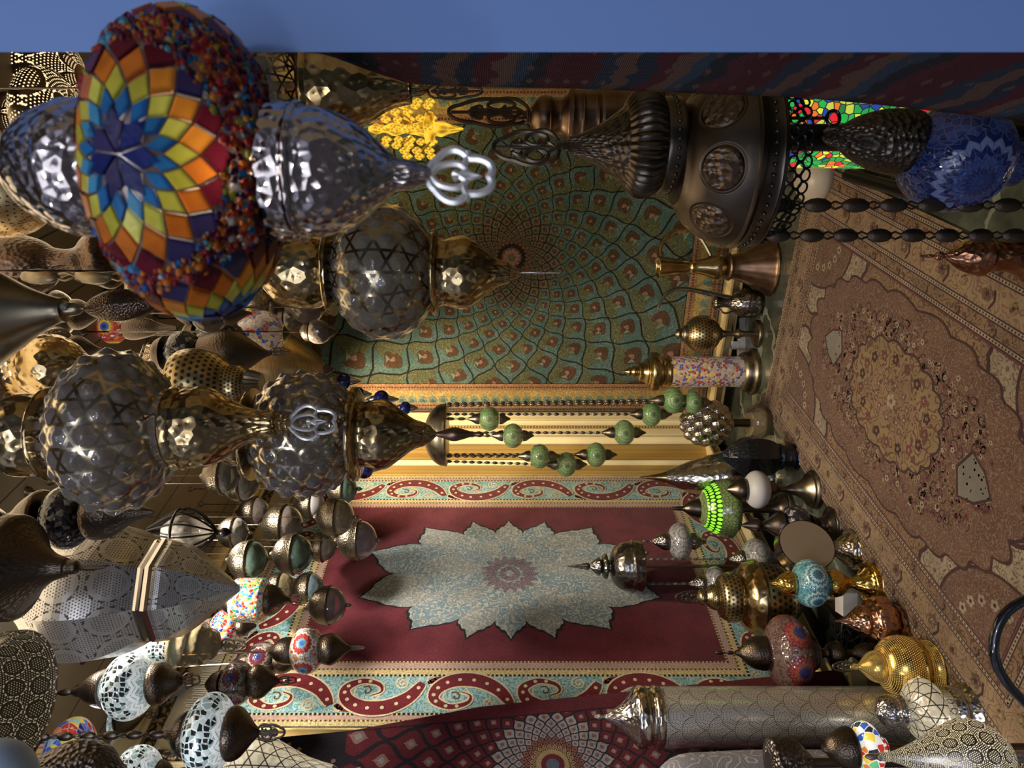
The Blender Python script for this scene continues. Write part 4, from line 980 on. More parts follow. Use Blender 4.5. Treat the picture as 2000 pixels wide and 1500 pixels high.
small('dark red and blue mosaic lamp beside the lowest white globe', 1328, 2.12, -.05, [(402, 6), (415, 20), (432, 26)], (428, 496), 42, [(488, 26), (500, 32), (516, 28), (534, 12), (545, 5)], 'mosaic_dark_rb', fin_=(543, 580, 9), fk=1, group='red and blue mosaic lamps')
t = T('mosaic_lamp', 'cylinder lamp of bright bead mosaic by the silver lantern tip', 'lamp', 1172, 2.15, 606)
t.lathe('shade', 'mosaic_multi', [(455, 30), (460, 40), (470, 42), (505, 42), (517, 40), (522, 30)], 44); t.lathe('bottom_cap', 'bronze', [(518, 28), (530, 30), (545, 22), (556, 10), (566, 4)]); t.lathe('top_cap', 'bronze', [(430, 5), (440, 20), (458, 30)]); t.hang(432, 2); t.finial('bronze', 565, 606, 11, kind=1)
small('beaded red and white mosaic lamp half hidden by the lantern cone', 1222, 2.3, -.05, [(388, 6), (400, 18), (415, 20)], (410, 472), 34, [(466, 18), (478, 18), (492, 8), (500, 3)], 'mosaic_multi_bright')
t = T('glass_bell_lamp', 'gilt ribbed glass bell lamp with white beaded shade and gold finial', 'lamp', 1262, 2.0, 482, tilt=.05)
t.lathe('shade', 'mosaic_white', [(262, 20), (290, 40), (330, 45), (345, 44)]); t.lathe('bell', 'gold_glass', [(342, 46), (350, 47), (356, 42), (372, 44), (380, 39), (396, 40), (404, 32), (420, 26), (428, 12), (434, 5)], 44); t.finial('antique', 432, 482, 14, t=1.5); t.lathe('top_cap', 'bronze', [(240, 5), (252, 20), (266, 24)]); t.hang(242, 2)
t = T('swirl_lamp', 'pale blue and cream swirled glass lamp peeping out behind the white globes', 'lamp', 1340, 2.52, 372)
t.lathe('shade', 'blue_glass', [(270, 12), (290, 28), (318, 28), (345, 18), (365, 6)], 40, rib=(14, .1)); t.hang(272, 2); t.lathe('tip', 'bronze', [(362, 7), (368, 5), (372, 2)])
t = T('dome_lamp', 'open pierced silver dome lamp at the left edge of the upright view, seen from beneath', 'lamp', 1362, 1.08, 36, tilt=-.06)
t.lathe('shade', 'dome_pierced', [(-210, 14), (-190, 50), (-130, 92), (-60, 114), (-8, 124), (32, 126), (36, 120), (30, 118), (-8, 116), (-60, 106), (-130, 84), (-188, 42)], 72); t.hang(-208, 4)
t.ball('bulb', 'frost', -90, 1362, 26)
t = T('globe_lamp', 'pale blue bowl standing in for a blue reflection, cut off by the picture corner', 'lamp', 1545, .80, 60)  # added bowl; its pale blue stands in for a blue reflection
M['blue_reflection'] = m_plain('blue_reflection_colour', (.55, .72, 1.), .5)
t.lathe('bowl', 'blue_reflection', [(-150, 30), (-110, 70), (-50, 92), (10, 88), (50, 50), (60, 10)]); t.hang(-148, 4)
t = T('mosaic_lamp', 'bright many-coloured mosaic dome lamp below the open silver dome', 'lamp', 1478, 1.89, 205)
t.globe('globe', 'mosaic_multi_bright', 78, 190, 72); t.lathe('top_cap', 'bronze', [(55, 6), (68, 26), (84, 34)]); t.hang(57, 2); t.lathe('bottom_cap', 'bronze', [(184, 32), (194, 22), (205, 4)])
t = T('bell_lamp', 'dark engraved bell-shaped cap lamp near the left edge, beside the bright mosaic dome', 'lamp', 1508, 1.3, 250, tilt=.02)
t.lathe('body', 'dimpled', [(60, 10), (90, 36), (130, 54), (160, 57), (180, 54), (205, 44), (226, 24), (250, 5)]); t.hang(62, 3)
t = T('wire_lamp', 'flaring lattice-wire lamp with cream lining near the lowest white globe', 'lamp', 1502, 2.0, 660)
t.lathe('shade', 'silver_fret', [(440, 20), (470, 62), (505, 66), (545, 48), (600, 22), (650, 8)], 40); t.hang(442, 2); t.lathe('tip', 'silver_smooth', [(645, 9), (655, 5), (660, 2)])
small('dark iron-capped glitter mosaic lamp among the darkest lamps', 1000, 1.46, -.06, [(-20, 8), (20, 16), (50, 40), (78, 56), (88, 54)], (74, 184), 62, [(176, 44), (190, 48), (220, 42), (250, 24), (280, 12), (300, 5)], 'mosaic_dark', 'bronze')
t = T('bell_lamp', 'dark ribbed bell lamp at the extreme top left with a thin leaf finial', 'lamp', 1108, 1.24, 206)
t.globe('globe', 'mosaic_dark', -150, 10, 128); t.lathe('flare', 'bronze', [(4, 96), (14, 100), (36, 98), (44, 84), (44, 84), (70, 54), (100, 29), (126, 19), (129, 18), (129, 18), (132, 14), (150, 12), (154, 5)], 64, rib=(60, .03)); t.hang(-160, 3); t.lathe('top_cap', 'bronze', [(-170, 12), (-160, 50), (-140, 70)]); t.lathe('finial', 'bronze', [(152, 4), (165, 7), (185, 6), (206, 2)], 12)
FILL = [(612, 2.1, (372, 446), 38, 'brown_glass', 'dark brown glass lamp under the lower rim of the rainbow lamp'), (566, 2.3, (232, 318), 42, 'smoke_flat', 'dark fretted glass lamp directly behind the rainbow lamp rim, lower one'),
        (470, 2.2, (96, 176), 44, 'smoke_flat', 'dark fretted glass lamp behind the rainbow lamp cap'), (614, 1.9, (60, 150), 48, 'brown_glass', 'dark brown glass lamp below the pear-shaped brass lamp'),
        (682, 1.8, (70, 150), 44, 'smoke_flat', 'dark fretted glass lamp above the hobnail globe, at its shoulder'), (604, 2.72, (470, 536), 36, 'smoke_flat', 'fretted glass lamp tucked between rainbow and ribbed lamps'),
        (575, 2.6, (330, 400), 38, 'brown_glass', 'brown glass lamp hidden mostly behind the rainbow lamp'), (772, 2.4, (392, 462), 38, 'brown_glass', 'brown glass lamp between the pierced dome lamp and the corner hobnail lamp'),
        (672, 2.6, (268, 330), 36, 'smoke_flat', 'fretted glass lamp by the small rainbow ball lamp'), (960, 1.9, (190, 262), 40, 'brown_glass', 'brown glass lamp under the large hobnail globe'),
        (925, 2.0, (20, 92), 42, 'smoke_flat', 'dark fretted glass lamp above the iron-capped glitter lamp'), (1048, 2.0, (60, 140), 44, 'brown_glass', 'brown glass lamp between glitter lamp and ribbed bell lamp'),
        (1215, 2.2, (10, 90), 46, 'brown_glass', 'brown glass lamp between the silver lantern and the open dome lamp')]
for yy, dd, (xa, xb), R, mt_, lb in FILL:
    w_ = xb-xa
    small(lb, yy, dd, 0, [(xa-w_*.45, 4), (xa-w_*.3, R*.35), (xa-w_*.1, R*.6), (xa+w_*.06, R*.62)], (xa, xb), R, [(xb-w_*.06, R*.62), (xb+w_*.08, R*.6), (xb+w_*.3, R*.35), (xb+w_*.5, R*.12), (xb+w_*.62, 2)], mt_, 'bronze', name='pendant_lamp', group='dark glass lamps among the ceiling lamps')
# wire cage lamp
t = T('wire_cage_lamp', 'dark wire cage lamp shaped like a folded flower, before the small glass lamps', 'lamp', 1040, 2.1, 452)
t.tube('ring', 'black', [(352, 1040+46*math.cos(a), 46*math.sin(a)) for a in [TAU*k/28 for k in range(28)]], 3, 6, closed=True)
for k in range(12):
    a = TAU*k/12; c_, s_ = math.cos(a), math.sin(a)
    t.tube('rib', 'black', [(290, 1040+10*c_, 10*s_), (352, 1040+46*c_, 46*s_), (385, 1040+40*c_, 40*s_), (415, 1040+14*c_, 14*s_), (424, 1040, 0)], 2, 5)
t.lathe('glass', 'clear', [(320, 16), (350, 34), (390, 26), (412, 8)], 24); t.lathe('tip', 'black', [(420, 8), (430, 5), (434, 9), (442, 9), (452, 2)]); t.hang(288, 2, 'black')
# small glass pendants with pierced metal upper halves
PEND = [(655, 1010, 37, 2.45, 'gold_glass', 'half-metal glass pendant with amber lower half, topmost at the edge of the dark red field'),
 (698, 1055, 39, 2.6, 'rose_glass', 'half-metal glass pendant with rose glass, lowest one right of the red field corner'),
 (640, 1182, 37, 2.35, 'rose_glass', 'half-metal glass pendant with rose glass hanging alone over the red field'),
 (572, 1082, 39, 2.4, 'green_glass', 'half-metal glass pendant with dark green glass'),
 (485, 1094, 38, 2.3, 'green_glass', 'half-metal glass pendant with pale green glass nearest the silver lantern tip'),
 (602, 1148, 30, 2.65, 'blue_glass', 'half-metal glass pendant with pale blue glass beside the lone rose one'),
 (545, 1150, 32, 2.75, 'gold_glass', 'half-metal glass pendant with olive glass behind the cylinder mosaic lamp'),
 (552, 1025, 40, 2.75, 'brown_glass', 'half-metal glass pendant with brown glass next to the cage lamp'),
 (668, 955, 30, 2.9, 'green_glass', 'half-metal glass pendant with green glass under the corner hobnail lamp'),
 (606, 985, 28, 3.0, 'frost', 'half-metal pendant with frosted lower half over the paisley border'),
 (628, 1068, 29, 2.95, 'clear', 'half-metal pendant with clear ribbed glass between green and rose ones'),
 (496, 1000, 30, 2.9, 'brown_glass', 'half-metal pendant with brown glass right of the cage lamp'),
 (470, 945, 34, 2.4, 'clear', 'clear glass pendant behind the gap between the hobnail pair'),
 (432, 930, 36, 2.2, 'clear', 'clear glass pendant directly under the big hobnail globe'),
 (455, 1040, 30, 2.55, 'clear', 'clear glass pendant behind the tip of the wire cage lamp')]
for (x, y, r, dd, mt_, lb) in PEND:
    t = T('glass_pendant', lb, 'lamp', y, dd, x+r+10, group='small half-metal glass pendants')
    t.lathe('metal_half', 'pendant_metal', [(x-r-6, 3), (x-r, 8), (x-r*.8, r*.6), (x-r*.4, r*.92), (x, r), (x+3, r*1.02), (x+4, r*.98)], 36, cap=False)
    t.lathe('bead_rim', 'pendant_metal', [(x+1, r*1.0), (x+3, r*1.06), (x+6, r*1.0)], 36, cap=False)
    t.lathe('glass_half', mt_, [(x+4, r*.97), (x+r*.45, r*.88), (x+r*.8, r*.58), (x+r*.98, r*.16), (x+r, .5)], 36, cap=False)
    t.lathe('bottom_knob', 'antique', [(x+r-1, 3), (x+r+4, 4), (x+r+10, 1)], 12); t.hang(x-r-5, 1., 'bronze_smooth')

# ================================================================ lamps hung in the corner
t = T('spiral_chandelier', 'spiral chandelier of green glass balls hanging in the gilded corner', 'chandelier', 849, 3.2, 1420)
t.hang(788, 3, 'antique'); t.lathe('canopy', 'antique', [(786, 4), (800, 6), (812, 6), (828, 8), (832, 26), (842, 46), (856, 58), (868, 61), (872, 62), (874, 58)], 44, sub=3)
GB = [(956, 818, 24), (1002, 851, 24), (1054, 891, 24), (1106, 907, 24), (1164, 888, 24), (1219, 845, 25), (1272, 809, 24), (1315, 782, 26), (1354, 786, 22), (1240, 860, 0)]
M['green_ball'] = m_mosaic('green_cut_glass', [(.12, .26, .07), (.16, .32, .10), (.09, .20, .06)], 40, (.30, .42, .22), .06, .0, ros=4, rpal=[(.02, .05, .02), (.10, .22, .07), (.28, .40, .2), (.12, .26, .08), (.25, .38, .18)], rn=12, rings=5, alpha=.75)
for i, (x, y, r) in enumerate(GB):
    if not r: continue
    dep = 40*math.cos(i*.8)
    g = t.globe('glass_ball', 'green_ball', x-r*.8, x+r*.8, r, 36, 18, y=y, dep=dep)
    t.lathe('upper_cap', 'antique', [(x-r*1.75, 2), (x-r*1.4, 6), (x-r*1.1, 10), (x-r*.8, 11)], 20, y=y, dep=dep, parent=g)
    t.lathe('lower_cap', 'antique', [(x+r*.8, 11), (x+r*1.1, 10), (x+r*1.4, 5), (x+r*1.7, 1.5)], 20, y=y, dep=dep, parent=g)
    yc = 849+(y-849)*(.9 if abs(y-849) > 48 else 1)
    t.chain('antique', 872, x-r*1.7, yc, 3.2, dep=dep*.8, y2=y)
t = T('spiral_chandelier', 'smaller spiral chandelier of cobalt blue glass balls behind the corner hobnail lamp', 'chandelier', 838, 3.0, 830)
t.hang(640, 2.4, 'silver_smooth'); t.lathe('canopy', 'silver_smooth', [(638, 4), (650, 40), (656, 44), (658, 40)], 32)
for (x, y, r) in ((672, 745, 17), (745, 780, 18), (792, 797, 13), (712, 914, 21), (700, 770, 14)):
    g = t.globe('glass_ball', 'deep_blue', x-r*.85, x+r*.85, r, 28, 14, y=y)
    t.lathe('cap', 'silver_smooth', [(x-r*1.6, 1.5), (x-r*1.2, 6), (x-r*.8, 8)], 16, y=y, parent=g); t.lathe('lower_cap', 'silver_smooth', [(x+r*.8, 8), (x+r*1.2, 6), (x+r*1.9, 1.5)], 16, y=y, parent=g)
    t.tube('chain', 'silver_smooth', [(656, 838+(y-838)*.45, 0), (x-r*1.5, y, 0)], 1.4, 5, smoothp=False)
# ================================================================ right side: standing bronze lamps
t = T('standing_chandelier', 'dark bronze standing chandelier with gadrooned dome, hammered bowl and hanging chains', 'lamp', 300, 1.45)
t.tube('pole', 'black', [(1300, 262, -20), (t.xref-8, 262, -20)], 26, 20, smoothp=False)
t.lathe('base', 'bronze', [(t.xref, 120), (t.xref-14, 118), (t.xref-26, 90), (t.xref-40, 30)], 40, y=262, dep=-20)
t.finial('bronze_smooth', 1092, 964, 37, y=288, t=3.4)
t.lathe('spire', 'dimpled', [(1086, 5), (1092, 9), (1100, 10), (1108, 11), (1111, 17), (1111, 17), (1125, 20), (1150, 30), (1180, 46), (1205, 64), (1224, 80)], 60, y=284)
t.lathe('gadrooned_dome', 'bronze_smooth', [(1218, 72), (1224, 82), (1234, 92), (1252, 98), (1270, 95), (1286, 86)], 144, y=282, rib=(36, .06), sub=3)
nk = t.lathe('bead_collar', 'bronze_smooth', [(1284, 82), (1288, 88), (1296, 90), (1318, 90), (1324, 86)], 60, y=284)
b = MB()
for k in range(34):
    a = TAU*k/34; b.ball(t.L(1306, 284+90*math.sin(a), 90*math.cos(a)), 4.4*t.s, 8, 5)
b.build('beads', M['bronze_smooth'], nk)
M['bowl_bronze'] = None
m = newmat('medallion_bronze'); u, v = uvw(); n_ = 8.
x_ = frac(u*n_)-.5; y_ = (v-.062)*n_*1.0; r_ = mt('SQRT', x_*x_+y_*y_*1.3)
hm = voro(vec(u*70, v*70), 1., 'F1', '2D'); ins_ = r_.lt(.33); rim = sstep(ab(r_-.36), .0, .05)
hgt = ins_*(hm*.9)+(1-ins_)*.9-(1-rim)*.5+(1-ins_)*noise(objc(), 30., 2.)*.15
M['bowl_bronze'] = fin(m, prin(col=mix(ins_, (.135, .108, .088), (.19, .145, .11)), met=1., rough=.4, nor=bump(hgt, .9, .008)))
bw = t.lathe('bowl', 'bowl_bronze', [(1320, 84), (1326, 92), (1336, 110), (1352, 130), (1380, 150), (1410, 160), (1428, 163)], 90, y=314)
t.lathe('rim', 'bronze_smooth', [(1426, 163), (1431, 168), (1436, 165), (1438, 169), (1441, 165), (1468, 162), (1472, 166), (1477, 165), (1480, 158)], 90, y=314, sub=2)
b = MB()
for k in range(56):
    a = TAU*k/56; b.ball(t.L(1455, 314+164*math.sin(a), 164*math.cos(a)), 4.2*t.s, 8, 5)
b.build('beads', M['bronze_smooth'], bw)
# pierced gallery of rings below the rim
b = MB()
for row in range(3):
    for k in range(40):
        a = TAU*(k+.5*(row % 2))/40; R = 158-row*7
        c = Vector(t.L(1488+row*15, 314+R*math.sin(a), R*math.cos(a))); tn = Vector((-math.sin(a), math.cos(a), 0)); tn = Vector((-math.sin(a), -math.cos(a), 0))
        b.tube([c+(tn*math.cos(q)*11+Vector((0, 0, 1))*math.sin(q)*8)*t.s for q in [TAU*i/10 for i in range(10)]], 2.0*t.s, 5, True)
b.build('gallery', M['black'], t.o)
for y, dep in ((401, 80), (460, 30)):
    t.chain('bronze', 1496, 2090, y, 14, dep, parent=None)
# the blue mosaic globe hanging from it
g = t.lathe('pendant_cap', 'dimpled', [(1606, 6), (1614, 14), (1624, 19), (1640, 22), (1668, 40), (1710, 56), (1750, 62), (1776, 62), (1790, 56)], 56, y=262, dep=60)
gb = t.globe('pendant_globe', 'mosaic_blue', 1752, 1990, 104, 72, 30, y=282, dep=60, parent=g)
t.tube('pendant_ring', 'black', [(1588+12*math.cos(a), 262+14*math.sin(a), 84) for a in [TAU*k/18 for k in range(18)]], 3.2, 6, closed=True, parent=g)
t.tube('chain', 'black', [(1500, 262, 84), (1576, 262, 84)], 3, 6, smoothp=False)
def tip_over(o, px, py, dep, ang):
    """tilt a finished part about a pivot given in photo pixels"""
    c = Vector(t.L(HX+(px-HX)*(1-dep/F), 750-(750-py)*(1-dep/F), dep)); R_ = Matrix.Rotation(ang, 4, 'X')
    o.data.transform(Matrix.Translation(c) @ R_ @ Matrix.Translation(-c))
for o_p in (g, gb): tip_over(o_p, 1600, 262, 60, -.10)
# copper column lamp with stained mosaic body
t = T('column_lamp', 'brown copper column lamp with openwork finial and lit green mosaic body, behind the bronze chandelier', 'lamp', 228, 1.82)
t.finial('bronze_brown', 1032, 876, 30, y=219, t=2.8)
t.finial('bronze_brown', 1032, 985, 22, y=230, t=1.8, turn=1.2, kind=1)
t.lathe('vase', 'copper_brown', [(1020, 8), (1030, 13), (1034, 11), (1038, 22), (1050, 36), (1064, 40), (1072, 38), (1074, 41), (1080, 36), (1092, 33), (1102, 40), (1108, 47), (1111, 48)], 48)
t.lathe('column', 'copper_brown', [(1110, 48), (1116, 50), (1122, 47), (1130, 47), (1136, 50), (1142, 48), (1160, 48), (1164, 51), (1170, 49), (1176, 51), (1180, 48), (1290, 48), (1298, 54), (1460, 60), (1466, 96)], 32, rib=(12, .06))
t.lathe('mosaic_body', 'mosaic_col_green', [(1464, 92), (1470, 96), (1890, 98), (1894, 94)], 48, hard=True)
t.lathe('base', 'copper_brown', [(1890, 98), (1900, 106), (t.xref-10, 110), (t.xref, 108)], 48)
# ================================================================ standing things along the back wall
t = T('ewer', 'tall brass ewer with round handle and flared copper foot against the green rug', 'ewer', 521, 3.30)
t.lathe('foot', 'copper_brown', [(t.xref, 54), (t.xref-5, 55), (t.xref-10, 50), (t.xref-38, 36), (t.xref-62, 26), (t.xref-78, 23), (t.xref-82, 26), (t.xref-86, 23), (t.xref-90, 12)], 48, rib=(16, .06))
t.lathe('body', 'brass_smooth', [(1424, 9), (1412, 18), (1406, 24), (1396, 25), (1378, 18), (1356, 12), (1350, 15), (1345, 12), (1330, 14), (1310, 17), (1292, 20), (1286, 22), (1288, 19), (1312, 14)], 44)
t.tube('handle', 'brass_smooth', [(1292, 503), (1290, 485), (1302, 462), (1326, 449), (1350, 450), (1370, 468), (1388, 500)], 4, 8)
t = T('ewer', 'dark long-necked ewer with curving spout beside the copper-footed one', 'ewer', 592, 3.42)
t.lathe('body', 'steel_dark', [(t.xref, 18), (t.xref-4, 20), (t.xref-14, 27), (t.xref-32, 28), (t.xref-50, 20), (t.xref-62, 10), (t.xref-78, 8), (t.xref-90, 12), (t.xref-96, 4)], 44, rib=(18, .04))
t.tube('spout', 'steel_dark', [(t.xref-48, 585), (t.xref-90, 576), (1350, 566), (1316, 566), (1294, 582), (1284, 606)], [5.5]*4+[5]*5+[4.4]*5+[3.6]*5+[3]*5+[2.4]*2, 8)
t.tube('handle', 'steel_dark', [(t.xref-40, 598), (t.xref-70, 612), (t.xref-88, 596)], 2.2, 6)
t = T('pierced_ball_lamp', 'round filigree brass ball lamp on a stem, standing by the mosaic cylinder lamp', 'lamp', 652, 3.45)
t.globe('ball', 'antique_pierced', 1336, 1408, 37, op=.35); t.lathe('cap', 'antique', [(1318, 3), (1324, 10), (1330, 9), (1334, 15), (1340, 17)]); t.lathe('stem', 'antique', [(1404, 14), (1414, 7), (1432, 5), (1442, 10), (1450, 6), (t.xref-8, 6)]); t.lathe('base', 'antique', [(t.xref-10, 6), (t.xref-8, 24), (t.xref-3, 27), (t.xref, 27)])
t = T('mosaic_lamp', 'cylinder table lamp of pink mosaic with stacked brass cap, standing before the green rug', 'lamp', 726, 3.52)
t.lathe('base', 'antique', [(t.xref, 45), (t.xref-7, 46), (t.xref-12, 41), (t.xref-22, 38), (t.xref-27, 32), (1448, 30)]); t.lathe('cylinder', 'mosaic_cyl', [(1449, 29), (1446, 30), (1308, 30), (1305, 29)], 40, hard=True)
t.lathe('cap', 'brass_smooth', [(1308, 30), (1303, 31), (1300, 28), (1292, 29), (1287, 36), (1278, 39), (1270, 37), (1265, 26), (1262, 25), (1255, 18), (1248, 18), (1244, 10), (1238, 12), (1232, 8), (1228, 9), (1222, 4), (1213, 1)], 44)
t = T('artichoke_ornament', 'silvery artichoke-shaped ornament on a glass dish in the corner', 'ornament', 826, 3.3)
b = MB()
for ring in range(7):
    n = max(1, int(9*math.sin(PI*(ring+.7)/7.6)+1))
    for k in range(n):
        ph = PI*(ring+.6)/7.4; a = TAU*(k+.5*(ring % 2))/n
        c = t.L(1380-38*math.cos(ph), 826+36*math.sin(ph)*math.sin(a), 36*math.sin(ph)*math.cos(a))
        b.ball(c, 15*t.s, 8, 6, (.8, .8, 1.05))
b.build('petals', M['silver_warm'], t.o); t.lathe('stem', 'bronze_brown', [(1416, 12), (1428, 8), (t.xref-30, 8)]); t.lathe('dish', 'gold_glass', [(t.xref-42, 26), (t.xref-20, 32), (t.xref-10, 26), (t.xref-4, 24), (t.xref, 24)])
t = T('cone_lamp', 'tall pale silver cone lamp narrowing to a needle tip in the corner', 'lamp', 932, 3.32)
t.lathe('shade', 'silver_warm', [(t.xref-36, 30), (1462, 42), (1440, 50), (1420, 52), (1395, 46), (1350, 32), (1315, 18), (1300, 12)], 56); t.lathe('tip', 'brass_smooth', [(1302, 12), (1285, 7), (1268, 4), (1250, 1)]); t.lathe('base', 'silver_warm', [(t.xref-38, 30), (t.xref-30, 22), (t.xref-8, 30), (t.xref, 32)])
M['navy_metal'] = m_metal('dark_blue_steel', (.07, .08, .115), .28, ham=40, hs=.3)
t = T('faceted_lamp', 'dark blue-grey faceted lamp with pointed top before the silver cone lamp', 'lamp', 892, 3.02)
t.lathe('body', 'navy_metal', [(1388, 2), (1402, 5), (1420, 16), (1452, 40), (1486, 42), (1508, 34), (1520, 24)], 6, sub=2, smooth=False); t.lathe('base', 'navy_metal', [(1518, 23), (1524, 26), (1530, 22), (1545, 24), (1550, 21), (t.xref-6, 26), (t.xref, 27)])
t = T('globe_lamp', 'frosted white globe table lamp on a dark turned foot', 'lamp', 956, 2.83)
t.lathe('cap', 'bronze_smooth', [(1420, 2), (1428, 10), (1440, 20), (1452, 22), (1457, 18)]); t.globe('globe', 'frost', 1452, 1506, 37); t.lathe('stem', 'bronze_smooth', [(1502, 18), (1512, 14), (1522, 7), (1534, 6), (1548, 11)]); t.foot('antique', 1545, 38, 10)
t = T('mosaic_lamp', 'lit bright green mosaic table lamp with pointed cap before the paisley corner', 'lamp', 993, 3.10)
m = newmat('lit_green_bands'); u, v = uvw(); p = vec(u*52, v*52); e = voro(p, 1., 'DISTANCE_TO_EDGE', '2D')
x_ = frac(u*34+flo(v*30)*.5)-.5; y_ = frac(v*30)-.5; drop = (x_*x_*1.3+y_*y_).lt(.17); zone = v.gt(.07)*v.lt(.15)
cc = mix(zone, mix(e.lt(.08), (.16, .22, .08), (.04, .06, .03)), mix(drop, (.02, .05, .01), (.22, .72, .03)))
M['green_lit'] = fin(m, prin(col=cc, rough=.15, spec=.8, ecol=cc, es=zone*drop*1.0))
t.lathe('cap', 'bronze_smooth', [(1308, 1), (1322, 4), (1334, 5), (1344, 12), (1358, 18), (1366, 20)]); t.lathe('shade', 'green_lit', [(1364, 18), (1374, 34), (1390, 46), (1408, 54), (1424, 57), (1434, 50)], 48); t.lathe('stem', 'bronze_smooth', [(1432, 30), (1440, 14), (1460, 9), (t.xref-34, 9)]); t.foot('bronze_smooth', t.xref-36, 34, 9)
t = T('mosaic_lamp', 'dark glitter mosaic table lamp beside the upright silver drum', 'lamp', 1026, 2.68)
t.lathe('cap', 'bronze_smooth', [(1448, 2), (1462, 8), (1478, 14), (1488, 8), (1500, 12), (1516, 24), (1526, 28)]); t.globe('globe', 'mosaic_dark', 1522, 1586, 40); t.lathe('stem', 'bronze_smooth', [(1582, 22), (1590, 18), (1598, 14)]); t.foot('bronze_smooth', 1596, 38, 13)
t = T('drum_lamp', 'silver lamp shaped like an upright tambourine with a tan skin, on a cone foot', 'lamp', 1072, 2.52)
b = MB(); c = Vector(t.L(1572, 1070)); ax = Vector((.78, .60, .04)).normalized(); e1 = ax.orthogonal().normalized(); e2 = ax.cross(e1)
for off, r in ((.026, 52), (-.026, 55)):
    for k in range(48): a = TAU*k/48; b.v.append(tuple(c+ax*off+(e1*math.cos(a)+e2*math.sin(a))*r*t.s))
for k in range(48): b.face([k, 48+k, 48+(k+1) % 48, (k+1) % 48])
b.face([48+k for k in range(48)][::-1]); b.build('drum', M['silver_warm'], t.o)
b = MB()
for k in range(48): a = TAU*k/48; b.v.append(tuple(c+ax*.0265+(e1*math.cos(a)+e2*math.sin(a))*50.5*t.s))
b.face(range(48)); M['skin'] = m_plain('tan_drum_skin', (.23, .175, .12), .55); b.build('skin', M['skin'], t.o)
t.lathe('foot', 'silver_warm', [(t.xref, 39), (t.xref-5, 40), (t.xref-10, 36), (t.xref-16, 34), (t.xref-32, 20), (t.xref-50, 8), (1605, 6)], 44)
# standing three-globe lamp
t = T('standing_lamp', 'slender standing lamp with silver dome from which small grey globes hang', 'lamp', 1106, 2.94)
t.lathe('spire', 'steel_dark', [(1108, 1), (1130, 4), (1148, 7), (1152, 4), (1158, 10), (1170, 18), (1174, 12), (1178, 22), (1185, 24), (1188, 13), (1194, 14)], 36)
t.lathe('dome', 'steel_dark', [(1192, 14), (1195, 26), (1202, 37), (1214, 45), (1228, 48), (1234, 51), (1238, 49), (1250, 49), (1254, 46)], 52)
t.tube('pole', 'steel_dark', [(1240, 1106, 0), (t.xref-6, 1106, 0)], 3.4, 8, smoothp=False); t.lathe('base', 'steel_dark', [(t.xref, 40), (t.xref-5, 40), (t.xref-12, 30), (t.xref-20, 5)])
for (x, y, dep, xa, xb, r) in ((1328, 1057, 10, 1272, 1380, 36), (1398, 1140, 14, 1345, 1446, 34), (1478, 1092, 46, 1424, 1530, 40)):
    g = t.globe('globe', 'mosaic_grey', x-24 if r < 40 else x-30, x+24 if r < 40 else x+30, r, 44, 20, y=y, dep=dep)
    t.lathe('upper_cap', 'steel_dark', [(xa, 2), (xa+12, 10), (xa+24, 17), (xa+34, 16)], 30, y=y, dep=dep, parent=g); t.lathe('lower_cap', 'steel_dark', [(xb-32, 15), (xb-22, 16), (xb-10, 7), (xb, 1)], 30, y=y, dep=dep, parent=g)
    t.chain('steel_dark', 1254, xa, y, 3, dep)
t = T('pierced_lamp', 'big tiered pierced brass table lamp with a broad rim before the red rug corner', 'lamp', 1166, 2.64)
t.finial('bronze', 1364, 1320, 12, t=1.4); t.lathe('cap', 'antique_pierced', [(1360, 4), (1366, 13), (1374, 15), (1378, 13), (1386, 20), (1396, 24), (1404, 22)], 40, rib=(18, .05))
t.lathe('tier', 'antique_pierced', [(1402, 28), (1408, 40), (1422, 47), (1436, 47), (1446, 40)], 48); t.lathe('rim', 'brass', [(1444, 44), (1450, 56), (1458, 65), (1470, 71), (1476, 72), (1481, 67)], 56)
t.lathe('bowl', 'antique_pierced', [(1479, 66), (1500, 66), (1528, 58), (1552, 38), (1564, 22)], 56); t.lathe('stem', 'antique', [(1558, 22), (1572, 12), (1610, 10), (t.xref-34, 12)]); t.foot('antique', t.xref-36, 42, 12)
t = T('mosaic_lamp', 'gold table lamp with a teal mosaic globe and flared hammered foot', 'lamp', 1139, 2.38)
t.lathe('cap', 'gold', [(1502, 2), (1510, 4), (1520, 11), (1532, 20), (1544, 23), (1550, 21)]); t.globe('globe', 'mosaic_teal', 1545, 1620, 46); t.lathe('body', 'gold', [(1616, 24), (1626, 27), (1640, 24), (1652, 14), (1660, 9)]); t.lathe('foot', 'gold', [(1658, 9), (1672, 14), (1694, 30), (t.xref-18, 38), (t.xref-14, 42), (t.xref-8, 40), (t.xref-4, 44), (t.xref, 43)])
t = T('copper_lamp', 'rose copper faceted table lamp with a hammered foot, between gold lamps', 'lamp', 1213, 2.23)
t.lathe('top', 'copper_bright', [(1630, 1), (1642, 4), (1654, 10), (1670, 22), (1682, 30), (1690, 30)]); t.lathe('body', 'copper_bright', [(1688, 28), (1698, 38), (1706, 48), (1728, 48), (1744, 36), (1748, 32)], 8, sub=2, smooth=False); t.lathe('foot', 'copper_bright', [(1746, 32), (1756, 34), (1762, 38), (1772, 39), (t.xref-4, 43), (t.xref, 42)])
t = T('pierced_lamp', 'bright pierced gold table lamp, squat onion shape, near the floor rug', 'lamp', 1302, 2.06)
